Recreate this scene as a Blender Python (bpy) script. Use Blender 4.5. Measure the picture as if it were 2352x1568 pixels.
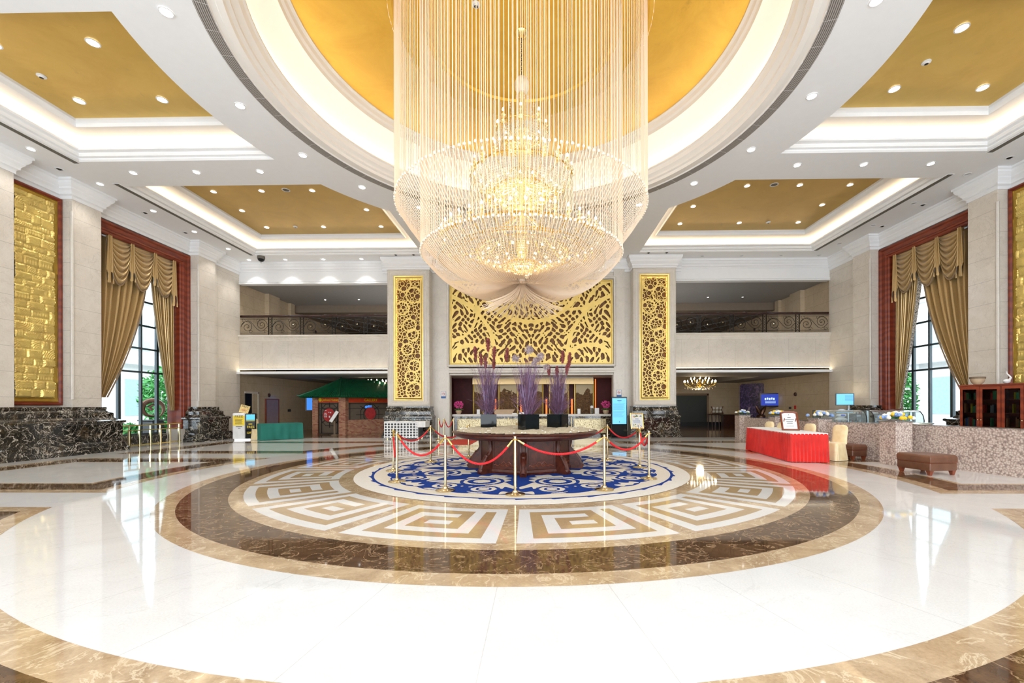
import bpy, math, random
import numpy as np
from mathutils import Vector, Matrix
from mathutils.geometry import tessellate_polygon
random.seed(7); np.random.seed(7)
PI = math.pi
sc = bpy.context.scene
for o in list(bpy.data.objects): bpy.data.objects.remove(o)
col = sc.collection

# ------------------------------------------------------------------ camera, world, exposure
cam_d = bpy.data.cameras.new('camera'); cam = bpy.data.objects.new('camera', cam_d); col.objects.link(cam)
cam.matrix_world = Matrix.Translation((0.383, -10.186, 1.5)) @ Matrix.Rotation(0.0167, 4, 'Z') @ Matrix.Rotation(PI/2, 4, 'X') @ Matrix.Rotation(-0.0023, 4, 'Z')
cam_d.sensor_width = 36.0; cam_d.lens = 974.32/2352*36
cam_d.shift_x = -(1221.7-1176)/2352; cam_d.shift_y = (932.49-784)/2352
cam_d.clip_end = 300
sc.camera = cam
world = bpy.data.worlds.new('sky'); sc.world = world; world.use_nodes = True
bg = world.node_tree.nodes['Background']; bg.inputs[0].default_value = (0.86, 0.93, 1.0, 1); bg.inputs[1].default_value = 4.6
sc.view_settings.view_transform = 'Standard'; sc.view_settings.look = 'None'
sc.view_settings.gamma = 1; sc.view_settings.use_curve_mapping = False
sc.view_settings.exposure = 0.40
sc.cycles.max_bounces = 8; sc.cycles.diffuse_bounces = 4; sc.cycles.glossy_bounces = 3
sc.cycles.transmission_bounces = 6; sc.cycles.transparent_max_bounces = 12
sc.cycles.sample_clamp_indirect = 8; sc.cycles.caustics_reflective = False; sc.cycles.caustics_refractive = False

# ------------------------------------------------------------------ helpers
def tag(o, label=None, cat=None, group=None, kind=None):
    if label: o['label'] = label
    if cat: o['category'] = cat
    if group: o['group'] = group
    if kind: o['kind'] = kind
    return o
def thing(name, label, cat, loc=(0,0,0), rz=0, group=None):
    o = bpy.data.objects.new(name, None); col.objects.link(o); o.empty_display_size = .1
    o.location = loc; o.rotation_euler = (0,0,rz)
    return tag(o, label, cat, group)
def kids(o): return [c for c in bpy.data.objects if c.parent is o]
def copy_tree(o, parent=None):
    c = o.copy(); col.objects.link(c)
    if parent: c.parent = parent
    for ch in kids(o): copy_tree(ch, c)
    return c

class MB:
    def __init__(s): s.v=[]; s.f=[]; s.mi=[]; s.M=None
    def add(s, vs, fs, m=0):
        b=len(s.v)
        if s.M is not None: vs=[tuple(s.M@Vector(p)) for p in vs]
        s.v.extend(vs); s.f.extend([tuple(i+b for i in f) for f in fs]); s.mi.extend([m]*len(fs)); return s
    def box(s,x0,x1,y0,y1,z0,z1,m=0):
        return s.add([(x0,y0,z0),(x1,y0,z0),(x1,y1,z0),(x0,y1,z0),(x0,y0,z1),(x1,y0,z1),(x1,y1,z1),(x0,y1,z1)],
            [(0,3,2,1),(4,5,6,7),(0,1,5,4),(1,2,6,5),(2,3,7,6),(3,0,4,7)],m)
    def cbox(s,x0,x1,y0,y1,z0,z1,c=.01,m=0):   # box with chamfered vertical and top edges
        def ring(i,z): return [(x0+i+c,y0+i,z),(x1-i-c,y0+i,z),(x1-i,y0+i+c,z),(x1-i,y1-i-c,z),(x1-i-c,y1-i,z),(x0+i+c,y1-i,z),(x0+i,y1-i-c,z),(x0+i,y0+i+c,z)]
        return s.loft([ring(c*.6,z0),ring(0,z0+c),ring(0,z1-c),ring(c*.6,z1-c*.3),ring(c,z1)],m)
    def loft(s,rings,m=0,caps=True,closed=True):
        n=len(rings[0]); vs=[p for r in rings for p in r]; fs=[]
        for k in range(len(rings)-1):
            for i in range(n if closed else n-1):
                j=(i+1)%n; fs.append((k*n+i,k*n+j,(k+1)*n+j,(k+1)*n+i))
        if caps: fs.append(tuple(range(n-1,-1,-1))); fs.append(tuple((len(rings)-1)*n+i for i in range(n)))
        return s.add(vs,fs,m)
    def lathe(s,prof,n=24,c=(0,0,0),m=0,caps=True,a0=0,a1=2*PI):
        full=abs(a1-a0-2*PI)<1e-6; k=n if full else n+1
        rings=[[(c[0]+max(r,1e-4)*math.cos(a0+(a1-a0)*i/n),c[1]+max(r,1e-4)*math.sin(a0+(a1-a0)*i/n),c[2]+z) for i in range(k)] for r,z in prof]
        return s.loft(rings,m,caps and full,full)
    def cyl(s,p0,p1,r0,r1=None,n=10,m=0,caps=True):
        r1=r0 if r1 is None else r1; p0=Vector(p0);p1=Vector(p1);d=(p1-p0).normalized()
        u=d.orthogonal().normalized(); w=d.cross(u)
        rg=lambda p,r:[tuple(p+r*(math.cos(2*PI*i/n)*u+math.sin(2*PI*i/n)*w)) for i in range(n)]
        return s.loft([rg(p0,r0),rg(p1,r1)],m,caps)
    def tube(s,pts,r,n=6,m=0,caps=True,closed=False):
        pts=[Vector(p) for p in pts]; rings=[]; u=None; N=len(pts)
        for i,p in enumerate(pts):
            a=pts[i-1] if i>0 else (pts[-1] if closed else p); b=pts[(i+1)%N] if (i<N-1 or closed) else p
            d=(b-a).normalized()
            if u is None: u=d.orthogonal().normalized()
            u=(u-d*u.dot(d)); u=u.normalized() if u.length>1e-6 else d.orthogonal().normalized(); w=d.cross(u)
            rr=r[i] if hasattr(r,'__len__') else r
            rings.append([tuple(p+rr*(math.cos(2*PI*k/n)*u+math.sin(2*PI*k/n)*w)) for k in range(n)])
        if closed: rings.append(rings[0]); caps=False
        return s.loft(rings,m,caps)
    def ball(s,c,r,n=10,m=0,sz=1):
        k=max(4,n//2); return s.lathe([(r*math.sin(PI*i/k),-r*sz*math.cos(PI*i/k)) for i in range(k+1)],n,c,m,False)
    def gem(s,c,r,h,m=0):
        x,y,z=c; return s.add([(x+r,y,z),(x,y+r,z),(x-r,y,z),(x,y-r,z),(x,y,z+h*.4),(x,y,z-h*.6)],
            [(0,1,4),(1,2,4),(2,3,4),(3,0,4),(1,0,5),(2,1,5),(3,2,5),(0,3,5)],m)
    def sweep(s,path,prof,closed=False,fac=None,m=0,pm=None):
        # profile points (d,z): d is measured to the LEFT of the path direction
        P=[Vector((p[0],p[1])) for p in path]; n=len(P); E=n if closed else n-1
        nor=[]; fc=fac or [1]*E
        for i in range(E):
            d=(P[(i+1)%n]-P[i]).normalized(); nor.append(Vector((-d.y,d.x)))
        def off(i,d):
            a=(i-1)%n if (closed or i>0) else 0; b=i if (closed or i<n-1) else E-1
            n1,n2=nor[a],nor[b]; d1,d2=d*fc[a],d*fc[b]
            det=n1.x*n2.y-n1.y*n2.x
            if abs(det)<.15: q=(n1*d1+n2*d2)/2; 
            else: q=Vector(((d1*n2.y-d2*n1.y)/det,(n1.x*d2-n2.x*d1)/det))
            return P[i]+q
        rings=[]
        for d,z in prof: rings.append([(off(i,d).x,off(i,d).y,z) for i in range(n)])
        for k in range(len(rings)-1):
            mm=pm[k] if pm else m
            s.loft([rings[k],rings[k+1]],mm,False,closed)
        return rings
    def poly(s,pts,z,m=0,flip=False):
        n=len(pts); f=tuple(range(n)); return s.add([(p[0],p[1],z) for p in pts],[f[::-1] if flip else f],m)
    def polyh(s,loops,z,m=0,flip=False):
        vs=[(p[0],p[1],0) for l in loops for p in l]
        tr=tessellate_polygon([[Vector((p[0],p[1],0)) for p in l] for l in loops])
        out=[]
        for t in tr:
            a,b,c=[vs[i] for i in t]; ar=(b[0]-a[0])*(c[1]-a[1])-(b[1]-a[1])*(c[0]-a[0])
            if abs(ar)<1e-9: continue
            t=tuple(t) if (ar>0)!=flip else tuple(t)[::-1]; out.append(t)
        return s.add([(v[0],v[1],z) for v in vs],out,m)
    def build(s,name,mats,parent=None,smooth=False,loc=None,bevel=0):
        me=bpy.data.meshes.new(name); me.from_pydata(s.v,[],s.f)
        if not isinstance(mats,(list,tuple)): mats=[mats]
        for x in mats: me.materials.append(MT[x] if isinstance(x,str) else x)
        if len(mats)>1: me.polygons.foreach_set('material_index',s.mi)
        if smooth:
            me.polygons.foreach_set('use_smooth',[True]*len(me.polygons))
            if smooth!='full':
                try: me.set_sharp_from_angle(angle=math.radians(35))
                except Exception: pass
        me.update()
        o=bpy.data.objects.new(name,me); col.objects.link(o)
        if parent: o.parent=parent
        if loc: o.location=loc
        if bevel:
            b=o.modifiers.new('bevel','BEVEL'); b.width=bevel; b.segments=2; b.limit_method='ANGLE'
        return o
def struct(o,label=None): return tag(o,label,None,None,'structure')
def text_obj(name,body,size,mat,parent,M,align='CENTER',ext=.002,sx=1):
    cu=bpy.data.curves.new(name,'FONT'); cu.body=body; cu.size=size; cu.align_x=align; cu.align_y='CENTER'; cu.extrude=ext
    t=bpy.data.objects.new(name,cu); me=bpy.data.meshes.new_from_object(t)
    bpy.data.objects.remove(t)
    me.transform(M@Matrix.Diagonal((sx,1,1,1)))
    me.materials.clear(); me.materials.append(MT[mat]); me.name=name
    o=bpy.data.objects.new(name,me); col.objects.link(o); o.parent=parent; return o
FRONT=Matrix.Rotation(PI/2,4,'X')      # text plane turned to face -y
def At(x,y,z,rz=0): return Matrix.Translation((x,y,z))@Matrix.Rotation(rz,4,'Z')@FRONT

# ------------------------------------------------------------------ materials
MT={}
class NT:
    def __init__(s,name):
        m=bpy.data.materials.new(name); m.use_nodes=True; s.m=m; s.n=m.node_tree.nodes; s.l=m.node_tree.links
        s.p=s.n['Principled BSDF']; MT[name]=m; s.pos=None
    def new(s,t,**k):
        q=s.n.new(t)
        for a,b in k.items(): setattr(q,a,b)
        return q
    def set(s,node,i,v):
        if hasattr(v,'links') or isinstance(v,bpy.types.NodeSocket): s.l.new(v,node.inputs[i])
        else: node.inputs[i].default_value=v
    def math(s,op,a,b=0.0,c=None,clamp=False):
        q=s.new('ShaderNodeMath',operation=op); q.use_clamp=clamp; s.set(q,0,a); s.set(q,1,b)
        if c is not None: s.set(q,2,c)
        return q.outputs[0]
    def P(s):
        if s.pos is None: s.pos=s.new('ShaderNodeNewGeometry').outputs['Position']
        return s.pos
    def xyz(s):
        q=s.new('ShaderNodeSeparateXYZ'); s.l.new(s.P(),q.inputs[0]); return q.outputs
    def noise(s,scale,detail=6,rough=.6,dist=0,vec=None,out=0):
        q=s.new('ShaderNodeTexNoise'); s.l.new(vec or s.P(),q.inputs['Vector'])
        q.inputs['Scale'].default_value=scale;q.inputs['Detail'].default_value=detail;q.inputs['Roughness'].default_value=rough;q.inputs['Distortion'].default_value=dist
        return q.outputs[out]
    def ramp(s,f,stops,interp='LINEAR'):
        q=s.new('ShaderNodeValToRGB'); r=q.color_ramp; r.interpolation=interp
        while len(r.elements)<len(stops): r.elements.new(.5)
        for e,(p,c) in zip(r.elements,stops):
            e.position=p; e.color=(c[0],c[1],c[2],1) if hasattr(c,'__len__') else (c,c,c,1)
        s.l.new(f,q.inputs[0]); return q.outputs[0]
    def mix(s,f,a,b,blend='MIX'):
        q=s.new('ShaderNodeMix',data_type='RGBA',blend_type=blend); s.set(q,0,f)
        for i,v in ((6,a),(7,b)):
            if isinstance(v,bpy.types.NodeSocket): s.l.new(v,q.inputs[i])
            else: q.inputs[i].default_value=(v[0],v[1],v[2],1)
        return q.outputs[2]
    def fin(s,color=None,rough=.5,metal=0,spec=.5,bump=None,bs=.3,bd=.01,emit=None,es=0,trans=0,coat=0,sheen=0,alpha=1):
        p=s.p
        if color is not None:
            if isinstance(color,bpy.types.NodeSocket): s.l.new(color,p.inputs['Base Color'])
            else: p.inputs['Base Color'].default_value=(color[0],color[1],color[2],1)
        s.set(p,'Roughness',rough); p.inputs['Metallic'].default_value=metal; p.inputs['Specular IOR Level'].default_value=spec
        if trans: p.inputs['Transmission Weight'].default_value=trans
        if coat: p.inputs['Coat Weight'].default_value=coat; p.inputs['Coat Roughness'].default_value=.05
        if sheen: p.inputs['Sheen Weight'].default_value=sheen
        if alpha<1: p.inputs['Alpha'].default_value=alpha
        if emit: p.inputs['Emission Color'].default_value=(*emit,1); p.inputs['Emission Strength'].default_value=es
        if bump is not None:
            b=s.new('ShaderNodeBump'); b.inputs['Strength'].default_value=bs; b.inputs['Distance'].default_value=bd
            s.l.new(bump,b.inputs['Height']); s.l.new(b.outputs[0],p.inputs['Normal'])
        return s.m
def plain(name,c,rough=.5,metal=0,var=.06,scale=6,**k):
    t=NT(name); n=t.noise(scale,3,.5)
    lo=tuple(max(0,x*(1-var)) for x in c); hi=tuple(min(1,x*(1+var)) for x in c)
    return t.fin(t.ramp(n,[(.3,lo),(.7,hi)]),rough,metal,**k)
def emis(name,c,s):
    return NT(name).fin((c[0]*.5,c[1]*.5,c[2]*.5),.5,emit=c,es=s)
def marble(name,c1,c2,vein,scale=3,vs=1.6,vt=.03,rough=.08,spec=.5,fine=30,vmix=.8,bump=0,lo=.3,hi=.7,coat=0,polar=False):
    t=NT(name)
    n=t.noise(scale,8,.65,.6); base=t.ramp(n,[(lo,c1),(hi,c2)])
    f=t.noise(fine,4,.7); base=t.mix(t.ramp(f,[(.35,0.0),(.75,.35)]),base,tuple(min(1,x*1.35) for x in c2))
    v=t.noise(vs,7,.6,1.2); d=t.math('ABSOLUTE',t.math('SUBTRACT',v,.5)); vm=t.math('MULTIPLY',t.math('SUBTRACT',1.0,t.math('DIVIDE',d,vt),clamp=True),vmix)
    base=t.mix(vm,base,vein)
    return t,base
def stone(name,c1,c2,h,z0,w=1.3,vert=True,rough=.22,jc=.72,off=0.0,jw=.01):
    t,base=marble(name,c1,c2,tuple(x*.86 for x in c1),2.2,1.1,.012,vmix=.5,fine=55)
    x,y,z=t.xyz()
    fz=t.math('FRACT',t.math('DIVIDE',t.math('SUBTRACT',z,z0),h)); j=t.math('LESS_THAN',fz,jw/h)
    if vert:
        fx=t.math('FRACT',t.math('DIVIDE',t.math('ADD',t.math('ADD',x,t.math('MULTIPLY',y,1.0)),off+100*w),w)); j=t.math('MAXIMUM',j,t.math('LESS_THAN',fx,jw/w))
    base=t.mix(t.math('MULTIPLY',j,1-jc+.25),base,tuple(x*.35 for x in c1))
    t.fin(base,rough,0,.45)
    return t
# floor stones
def floormat(name,c1,c2,vein,scale,vs,vt,fine,vmix,rough,seams=False,lo=.3,hi=.7):
    t,b=marble(name,c1,c2,vein,scale,vs,vt,fine=fine,vmix=vmix,lo=lo,hi=hi)
    if seams:
        x,y,z=t.xyz(); a=t.math('ARCTAN2',y,x); f=t.math('FRACT',t.math('DIVIDE',t.math('ADD',a,PI/2+PI/22.5*11-.0045),2*PI/45*1.0))
        r=t.math('SQRT',t.math('ADD',t.math('MULTIPLY',x,x),t.math('MULTIPLY',y,y)))
        wd=t.math('DIVIDE',.006,t.math('MULTIPLY',r,2*PI/45)); j=t.math('LESS_THAN',f,wd)
        b=t.mix(t.math('MULTIPLY',j,.35),b,(.3,.28,.25))
    t.fin(b,rough,0,.5); return t
floormat('floor_white',(.66,.645,.62),(.735,.72,.695),(.56,.54,.51),1.6,1.0,.008,60,.35,.045,True)
floormat('floor_tan',(.30,.19,.10),(.58,.43,.27),(.80,.66,.46),2.6,2.4,.022,38,.6,.05)
floormat('floor_dark',(.035,.016,.008),(.16,.085,.04),(.50,.34,.19),3.6,3.4,.017,45,.7,.045,lo=.35,hi=.75)
floormat('floor_brown',(.10,.06,.035),(.22,.14,.08),(.36,.25,.15),3,2.4,.015,30,.5,.05)
floormat('key_white',(.70,.685,.66),(.77,.755,.73),(.64,.62,.58),2,1,.006,60,.2,.05)
floormat('key_tan',(.40,.27,.14),(.47,.33,.18),(.55,.42,.26),3,2,.01,30,.3,.05)
stone('stone_pil',(.62,.56,.48),(.72,.665,.59),.72,.35,vert=False)
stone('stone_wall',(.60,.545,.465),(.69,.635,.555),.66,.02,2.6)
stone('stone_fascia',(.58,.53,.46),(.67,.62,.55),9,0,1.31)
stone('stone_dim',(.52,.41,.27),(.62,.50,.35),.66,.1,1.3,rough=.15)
stone('stone_plain',(.60,.555,.49),(.68,.635,.57),99,0,vert=False,rough=.3)
# black and gold base marble
t=NT('portoro'); n=t.noise(2.2,8,.65,.8); base=t.ramp(n,[(.25,(.006,.006,.005)),(.55,(.016,.014,.011)),(.66,(.06,.04,.02)),(.76,(.34,.18,.04))])
v=t.noise(1.7,5,.55,2.4); d=t.math('ABSOLUTE',t.math('SUBTRACT',v,.5)); vm=t.math('SUBTRACT',1.0,t.math('DIVIDE',d,.016),clamp=True); base=t.mix(vm,base,(.72,.66,.55))
v=t.noise(4.5,4,.6,2.0); d=t.math('ABSOLUTE',t.math('SUBTRACT',v,.52)); vm=t.math('MULTIPLY',t.math('SUBTRACT',1.0,t.math('DIVIDE',d,.014),clamp=True),.5); base=t.mix(vm,base,(.55,.48,.36))
t.fin(base,.07,0,.6)
plain('plaster',(.86,.865,.87),.6,0,.01)
plain('plaster_warm',(.90,.86,.80),.6,0,.01)
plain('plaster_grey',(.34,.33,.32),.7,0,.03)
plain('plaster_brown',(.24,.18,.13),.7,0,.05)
def gold_ceiling(name,c1,c2,rough=.38,metal=.35):
    t=NT(name); n=t.noise(.9,6,.7,.6); b=t.ramp(n,[(.25,c1),(.6,c2)]); f=t.noise(160,2,.8); s=t.noise(1.4,9,.8,.4)
    b=t.mix(t.ramp(s,[(.60,0.0),(.72,.35)]),b,tuple(x*.45 for x in c1))
    t.fin(b,rough,metal,.5,bump=f,bs=.5,bd=.004)
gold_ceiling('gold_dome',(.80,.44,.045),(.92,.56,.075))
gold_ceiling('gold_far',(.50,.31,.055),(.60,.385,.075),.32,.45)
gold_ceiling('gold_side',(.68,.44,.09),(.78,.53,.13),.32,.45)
plain('gold_leaf',(.86,.60,.15),.30,.55,.12,3)
plain('gold_panel',(.95,.70,.22),.33,.5,.12,3)
plain('gold_screen',(.90,.66,.20),.4,.25,.06,3)
plain('gold_back',(.26,.11,.03),.5,.1,.2,4)
plain('gold_back_orange',(.72,.30,.03),.45,.1,.2,4)
plain('gold_frame',(.50,.32,.06),.3,.8,.1,8)
plain('brass',(.74,.62,.38),.16,1,.05,5)
plain('brass_bright',(.92,.68,.22),.18,1,.05,5)
plain('steel',(.62,.62,.62),.2,1,.05)
t=NT('mahogany'); x,y,z=t.xyz(); n=t.noise(3,8,.65,1.5); w=t.new('ShaderNodeTexWave'); w.wave_type='BANDS'; w.bands_direction='Z'; w.inputs['Scale'].default_value=1.2; w.inputs['Distortion'].default_value=9; w.inputs['Detail'].default_value=4; t.l.new(t.P(),w.inputs[0])
t.fin(t.mix(n,t.ramp(w.outputs[1],[(.2,(.16,.024,.008)),(.8,(.30,.055,.018))]),(.19,.030,.012)),.34,0,.35,coat=.0)
t=NT('rosewood'); n=t.noise(5,8,.7,2.0); t.fin(t.ramp(n,[(.3,(.022,.006,.004)),(.7,(.115,.026,.013))]),.30,0,.35,coat=.0)
plain('wood_dark',(.055,.018,.012),.3,0,.3)
plain('wood_red',(.22,.05,.02),.3,0,.2)
plain('iron',(.012,.011,.010),.35,.6,.2)
plain('rail_wood',(.035,.012,.010),.25,0,.2)
t=NT('satin'); n=t.noise(40,4,.6); t.fin(t.ramp(n,[(.3,(.46,.30,.12)),(.7,(.56,.39,.17))]),.27,.45,.6,sheen=.3,bump=n,bs=.15,bd=.002)
t=NT('satin_fringe'); n=t.noise(60,4,.6); t.fin(t.ramp(n,[(.3,(.22,.15,.09)),(.7,(.40,.28,.16))]),.6)
t=NT('lace'); n=t.noise(26,3,.6,1.0); t.fin(t.ramp(n,[(.44,(.05,.05,.05)),(.54,(.72,.70,.66))]),.6)
plain('bead_string',(.80,.62,.44),.3,0,.03,spec=.5)
plain('bead',(.92,.82,.66),.1,.15,.1,30,spec=.8)
t=NT('crystal'); t.fin((1,.90,.72),.06,0,.9,trans=.35)
plain('crystal_gold',(1.0,.80,.42),.15,.6,.08,20)
emis('bulb',(1,.86,.58),14); emis('bulb_small',(1,.84,.55),7)
emis('cove_warm',(1,.74,.44),9); emis('cove_neutral',(1,.88,.72),6); emis('cove_shelf',(1,.86,.62),9); emis('glow_orange',(1,.22,.03),.9); emis('led_yellow',(1,.62,.10),2)
emis('downlight',(1,.98,.95),16)
plain('lamp_trim',(.80,.80,.80),.35); plain('lamp_off',(.42,.42,.42),.3); plain('black',(.008,.008,.009),.3); plain('black_gloss',(.004,.006,.007),.06,spec=.35)
t=NT('grille'); x,y,z=t.xyz(); r=t.math('SQRT',t.math('ADD',t.math('MULTIPLY',x,x),t.math('MULTIPLY',t.math('ADD',y,.4),t.math('ADD',y,.4)))); f=t.math('FRACT',t.math('MULTIPLY',r,28)); t.fin(t.mix(t.math('GREATER_THAN',f,.45),(.10,.09,.08),(.42,.39,.36)),.5)
plain('slot_grille',(.13,.12,.10),.6)
# rug
t=NT('rug_blue'); t.fin(t.ramp(t.noise(90,2,.5),[(.3,(.010,.030,.17)),(.7,(.018,.060,.30))]),.95,0,.1)
t=NT('rug_cream'); t.fin(t.ramp(t.noise(90,2,.5),[(.3,(.62,.56,.46)),(.7,(.74,.68,.58))]),.95,0,.1)
t=NT('rug_border'); t.fin(t.ramp(t.noise(9,5,.7,3),[(.3,(.60,.56,.50)),(.7,(.70,.66,.59))]),.9,0,.1)
plain('red_velvet',(.62,.015,.02),.7,0,.15,60); t=NT('red_cloth'); t.fin(t.ramp(t.noise(3,3,.5),[(.3,(.60,.012,.008)),(.7,(.78,.022,.014))]),.75,sheen=.2)
plain('red_carpet',(.55,.05,.03),.95); plain('white_cloth',(.86,.86,.85),.8); plain('green_cloth',(.012,.16,.125),.8,0,.15,2)
t=NT('cream_satin'); n=t.noise(7,3,.5); t.fin(t.ramp(n,[(.3,(.82,.62,.32)),(.7,(.92,.76,.46))]),.38,0,.5,sheen=.3,bump=n,bs=.2,bd=.02)
t=NT('leather'); n=t.noise(45,4,.6); t.fin(t.ramp(t.noise(4,3,.6),[(.3,(.12,.045,.024)),(.7,(.19,.080,.042))]),.38,0,.5,bump=n,bs=.12,bd=.003)
t=NT('mosaic'); v=t.new('ShaderNodeTexVoronoi'); t.l.new(t.P(),v.inputs['Vector']); v.inputs['Scale'].default_value=24; c=t.ramp(v.outputs['Distance'],[(.25,(.70,.60,.53)),(.55,(.44,.32,.27)),(.8,(.20,.13,.11))]); q=t.mix(t.ramp(t.noise(60,3,.7),[(.35,0.0),(.7,.6)]),c,(.62,.53,.47)); t.fin(q,.35,0,.4,bump=v.outputs['Distance'],bs=.5,bd=-.01)
plain('counter_top',(.80,.78,.75),.15)
t=NT('sand'); n=t.noise(30,6,.8); t.fin(t.ramp(n,[(.3,(.45,.36,.22)),(.7,(.80,.70,.52))]),.95,bump=n,bs=.9,bd=.03)
plain('pebble',(.85,.82,.75),.5,0,.2,50)
t=NT('glass'); t.fin((.9,.97,1),.02,0,.5,trans=1.0); t.p.inputs['IOR'].default_value=1.01
t=NT('case_glass'); t.fin((.75,.88,.90),.03,0,.6,trans=.85); t.p.inputs['IOR'].default_value=1.05
plain('win_frame',(.045,.06,.065),.35,.3)
plain('grass_purple',(.20,.10,.17),.6,0,.3,9); plain('grass_lilac',(.36,.27,.45),.5,0,.3,9); plain('grass_green',(.05,.30,.20),.55,0,.4,9); plain('plume_red',(.24,.055,.05),.9,0,.3,40); plain('plume_grey',(.42,.33,.33),.9,0,.2,40)
plain('pink',(.85,.08,.34),.6,0,.25,60); plain('leafgreen',(.05,.20,.04),.5,0,.4,20); plain('pot',(.55,.40,.26),.4); plain('yellow_flower',(.95,.60,.03),.6,0,.15,50); plain('blue_flower',(.25,.40,.75),.6,0,.3,50); plain('white_flower',(.88,.87,.80),.6,0,.08,50)
plain('white_plastic',(.80,.80,.80),.35); plain('yellow',(.90,.66,.01),.5); plain('yellow_board',(.86,.62,.22),.5,0,.2,12); plain('paper',(.85,.86,.84),.6); plain('ink',(.04,.04,.05),.6); plain('ink_blue',(.05,.15,.4),.6)
emis('screen_blue',(.16,.55,.92),.85); emis('screen_deep',(.02,.05,.42),.7); emis('screen_sky',(.05,.25,.9),.8); emis('screen_text',(.6,.85,1),1.0); emis('screen_cyan',(.10,.5,.8),.8)
t=NT('brick'); b=t.new('ShaderNodeTexBrick'); co=t.new('ShaderNodeCombineXYZ'); x,y,z=t.xyz(); t.l.new(t.math('ADD',x,y),co.inputs[0]); t.l.new(z,co.inputs[1]); t.l.new(co.outputs[0],b.inputs['Vector'])
b.inputs['Scale'].default_value=1; b.inputs['Brick Width'].default_value=.2; b.inputs['Row Height'].default_value=.062; b.inputs['Mortar Size'].default_value=.006; b.inputs['Color1'].default_value=(.30,.075,.035,1); b.inputs['Color2'].default_value=(.50,.26,.13,1); b.inputs['Mortar'].default_value=(.35,.24,.2,1); t.fin(b.outputs[0],.7)
plain('roof_green',(.008,.11,.045),.35,0,.3,9); plain('sign_red',(.62,.06,.015),.5,0,.1); plain('lattice_dark',(.02,.012,.01),.5); plain('lattice_back',(.13,.10,.07),.8); plain('wall_red',(.10,.012,.012),.6,0,.2); plain('round_red',(.45,.03,.03),.6,0,.2)
def mural():
    t=NT('mural'); x,y,z=t.xyz(); n=t.noise(2.2,8,.6,1.0); m=t.math('SUBTRACT',t.math('ADD',z,t.math('MULTIPLY',t.math('SUBTRACT',n,.5),1.6)),2.35)
    w=t.noise(7,8,.7,2.5); hill=t.ramp(w,[(.3,(.05,.03,.02)),(.55,(.22,.12,.06)),(.7,(.50,.28,.10))])
    t.fin(t.mix(t.math('GREATER_THAN',m,0),hill,(.72,.58,.36)),.9,0,.1)
mural()
t=NT('counter_gold'); v=t.noise(14,4,.6,2.0); t.fin(t.ramp(v,[(.40,(.26,.19,.09)),(.5,(.72,.60,.34)),(.62,(.80,.70,.45))]),.3,.3)
t=NT('poster_purple'); t.fin(t.ramp(t.noise(3.2,6,.7,2.2),[(.30,(.005,.004,.012)),(.48,(.03,.02,.09)),(.56,(.10,.07,.22)),(.68,(.26,.16,.22))]),.4)
plain('leaf_out',(.06,.28,.06),.6,0,.5,8); plain('ext_white',(.90,.90,.89),.7,0,.03); plain('ext_ground',(.55,.57,.58),.7); plain('ext_dark',(.45,.62,.68),.2); plain('trunk',(.2,.14,.09),.8)
plain('suit',(.010,.010,.013),.6); plain('skin',(.55,.33,.23),.5); plain('hair',(.01,.008,.008),.5); plain('shirt',(.8,.8,.82),.6)
plain('mauve_panel',(.34,.27,.33),.5); plain('bronze',(.10,.05,.03),.3,.8); plain('doorway_shade',(.03,.035,.03),.3); plain('lattice_gold',(.45,.30,.09),.4,.4); plain('terracotta',(.30,.2,.12),.5)
for i,c in enumerate([(.75,.73,.68),(.6,.04,.03),(.85,.62,.03),(.05,.16,.5),(.45,.2,.08),(.85,.84,.8),(.1,.3,.12)]): plain('book_%d'%i,c,.6)
# ------------------------------------------------------------------ geometry generators
def arc(cx,cy,r,a0,a1,n):
    return [(cx+r*math.cos(a0+(a1-a0)*i/n),cy+r*math.sin(a0+(a1-a0)*i/n)) for i in range(n+1)]
def msq(F,xs,ys):
    """filled contour of F>0 on the grid: returns verts (x,y) and polygons"""
    V=[];idx={};Fc=[]
    def vid(p):
        k=(round(p[0],5),round(p[1],5))
        if k not in idx: idx[k]=len(V); V.append(k)
        return idx[k]
    ny,nx=F.shape
    runs=None
    for j in range(ny-1):
        i=0
        while i<nx-1:
            c=(F[j,i],F[j,i+1],F[j+1,i+1],F[j+1,i])
            if min(c)>0:
                k=i
                while k<nx-1 and min(F[j,k],F[j,k+1],F[j+1,k+1],F[j+1,k])>0: k+=1
                Fc.append((vid((xs[i],ys[j])),vid((xs[k],ys[j])),vid((xs[k],ys[j+1])),vid((xs[i],ys[j+1])))); i=k; continue
            if max(c)>0:
                P=[(xs[i],ys[j]),(xs[i+1],ys[j]),(xs[i+1],ys[j+1]),(xs[i],ys[j+1])]; o=[]
                for a in range(4):
                    b=(a+1)%4
                    if c[a]>0: o.append(vid(P[a]))
                    if (c[a]>0)!=(c[b]>0):
                        t=c[a]/(c[a]-c[b]); o.append(vid((P[a][0]+(P[b][0]-P[a][0])*t,P[a][1]+(P[b][1]-P[a][1])*t)))
                o=[q for n,q in enumerate(o) if q!=o[n-1]]
                if len(o)>2: Fc.append(tuple(o))
            i+=1
    return V,Fc
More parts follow.
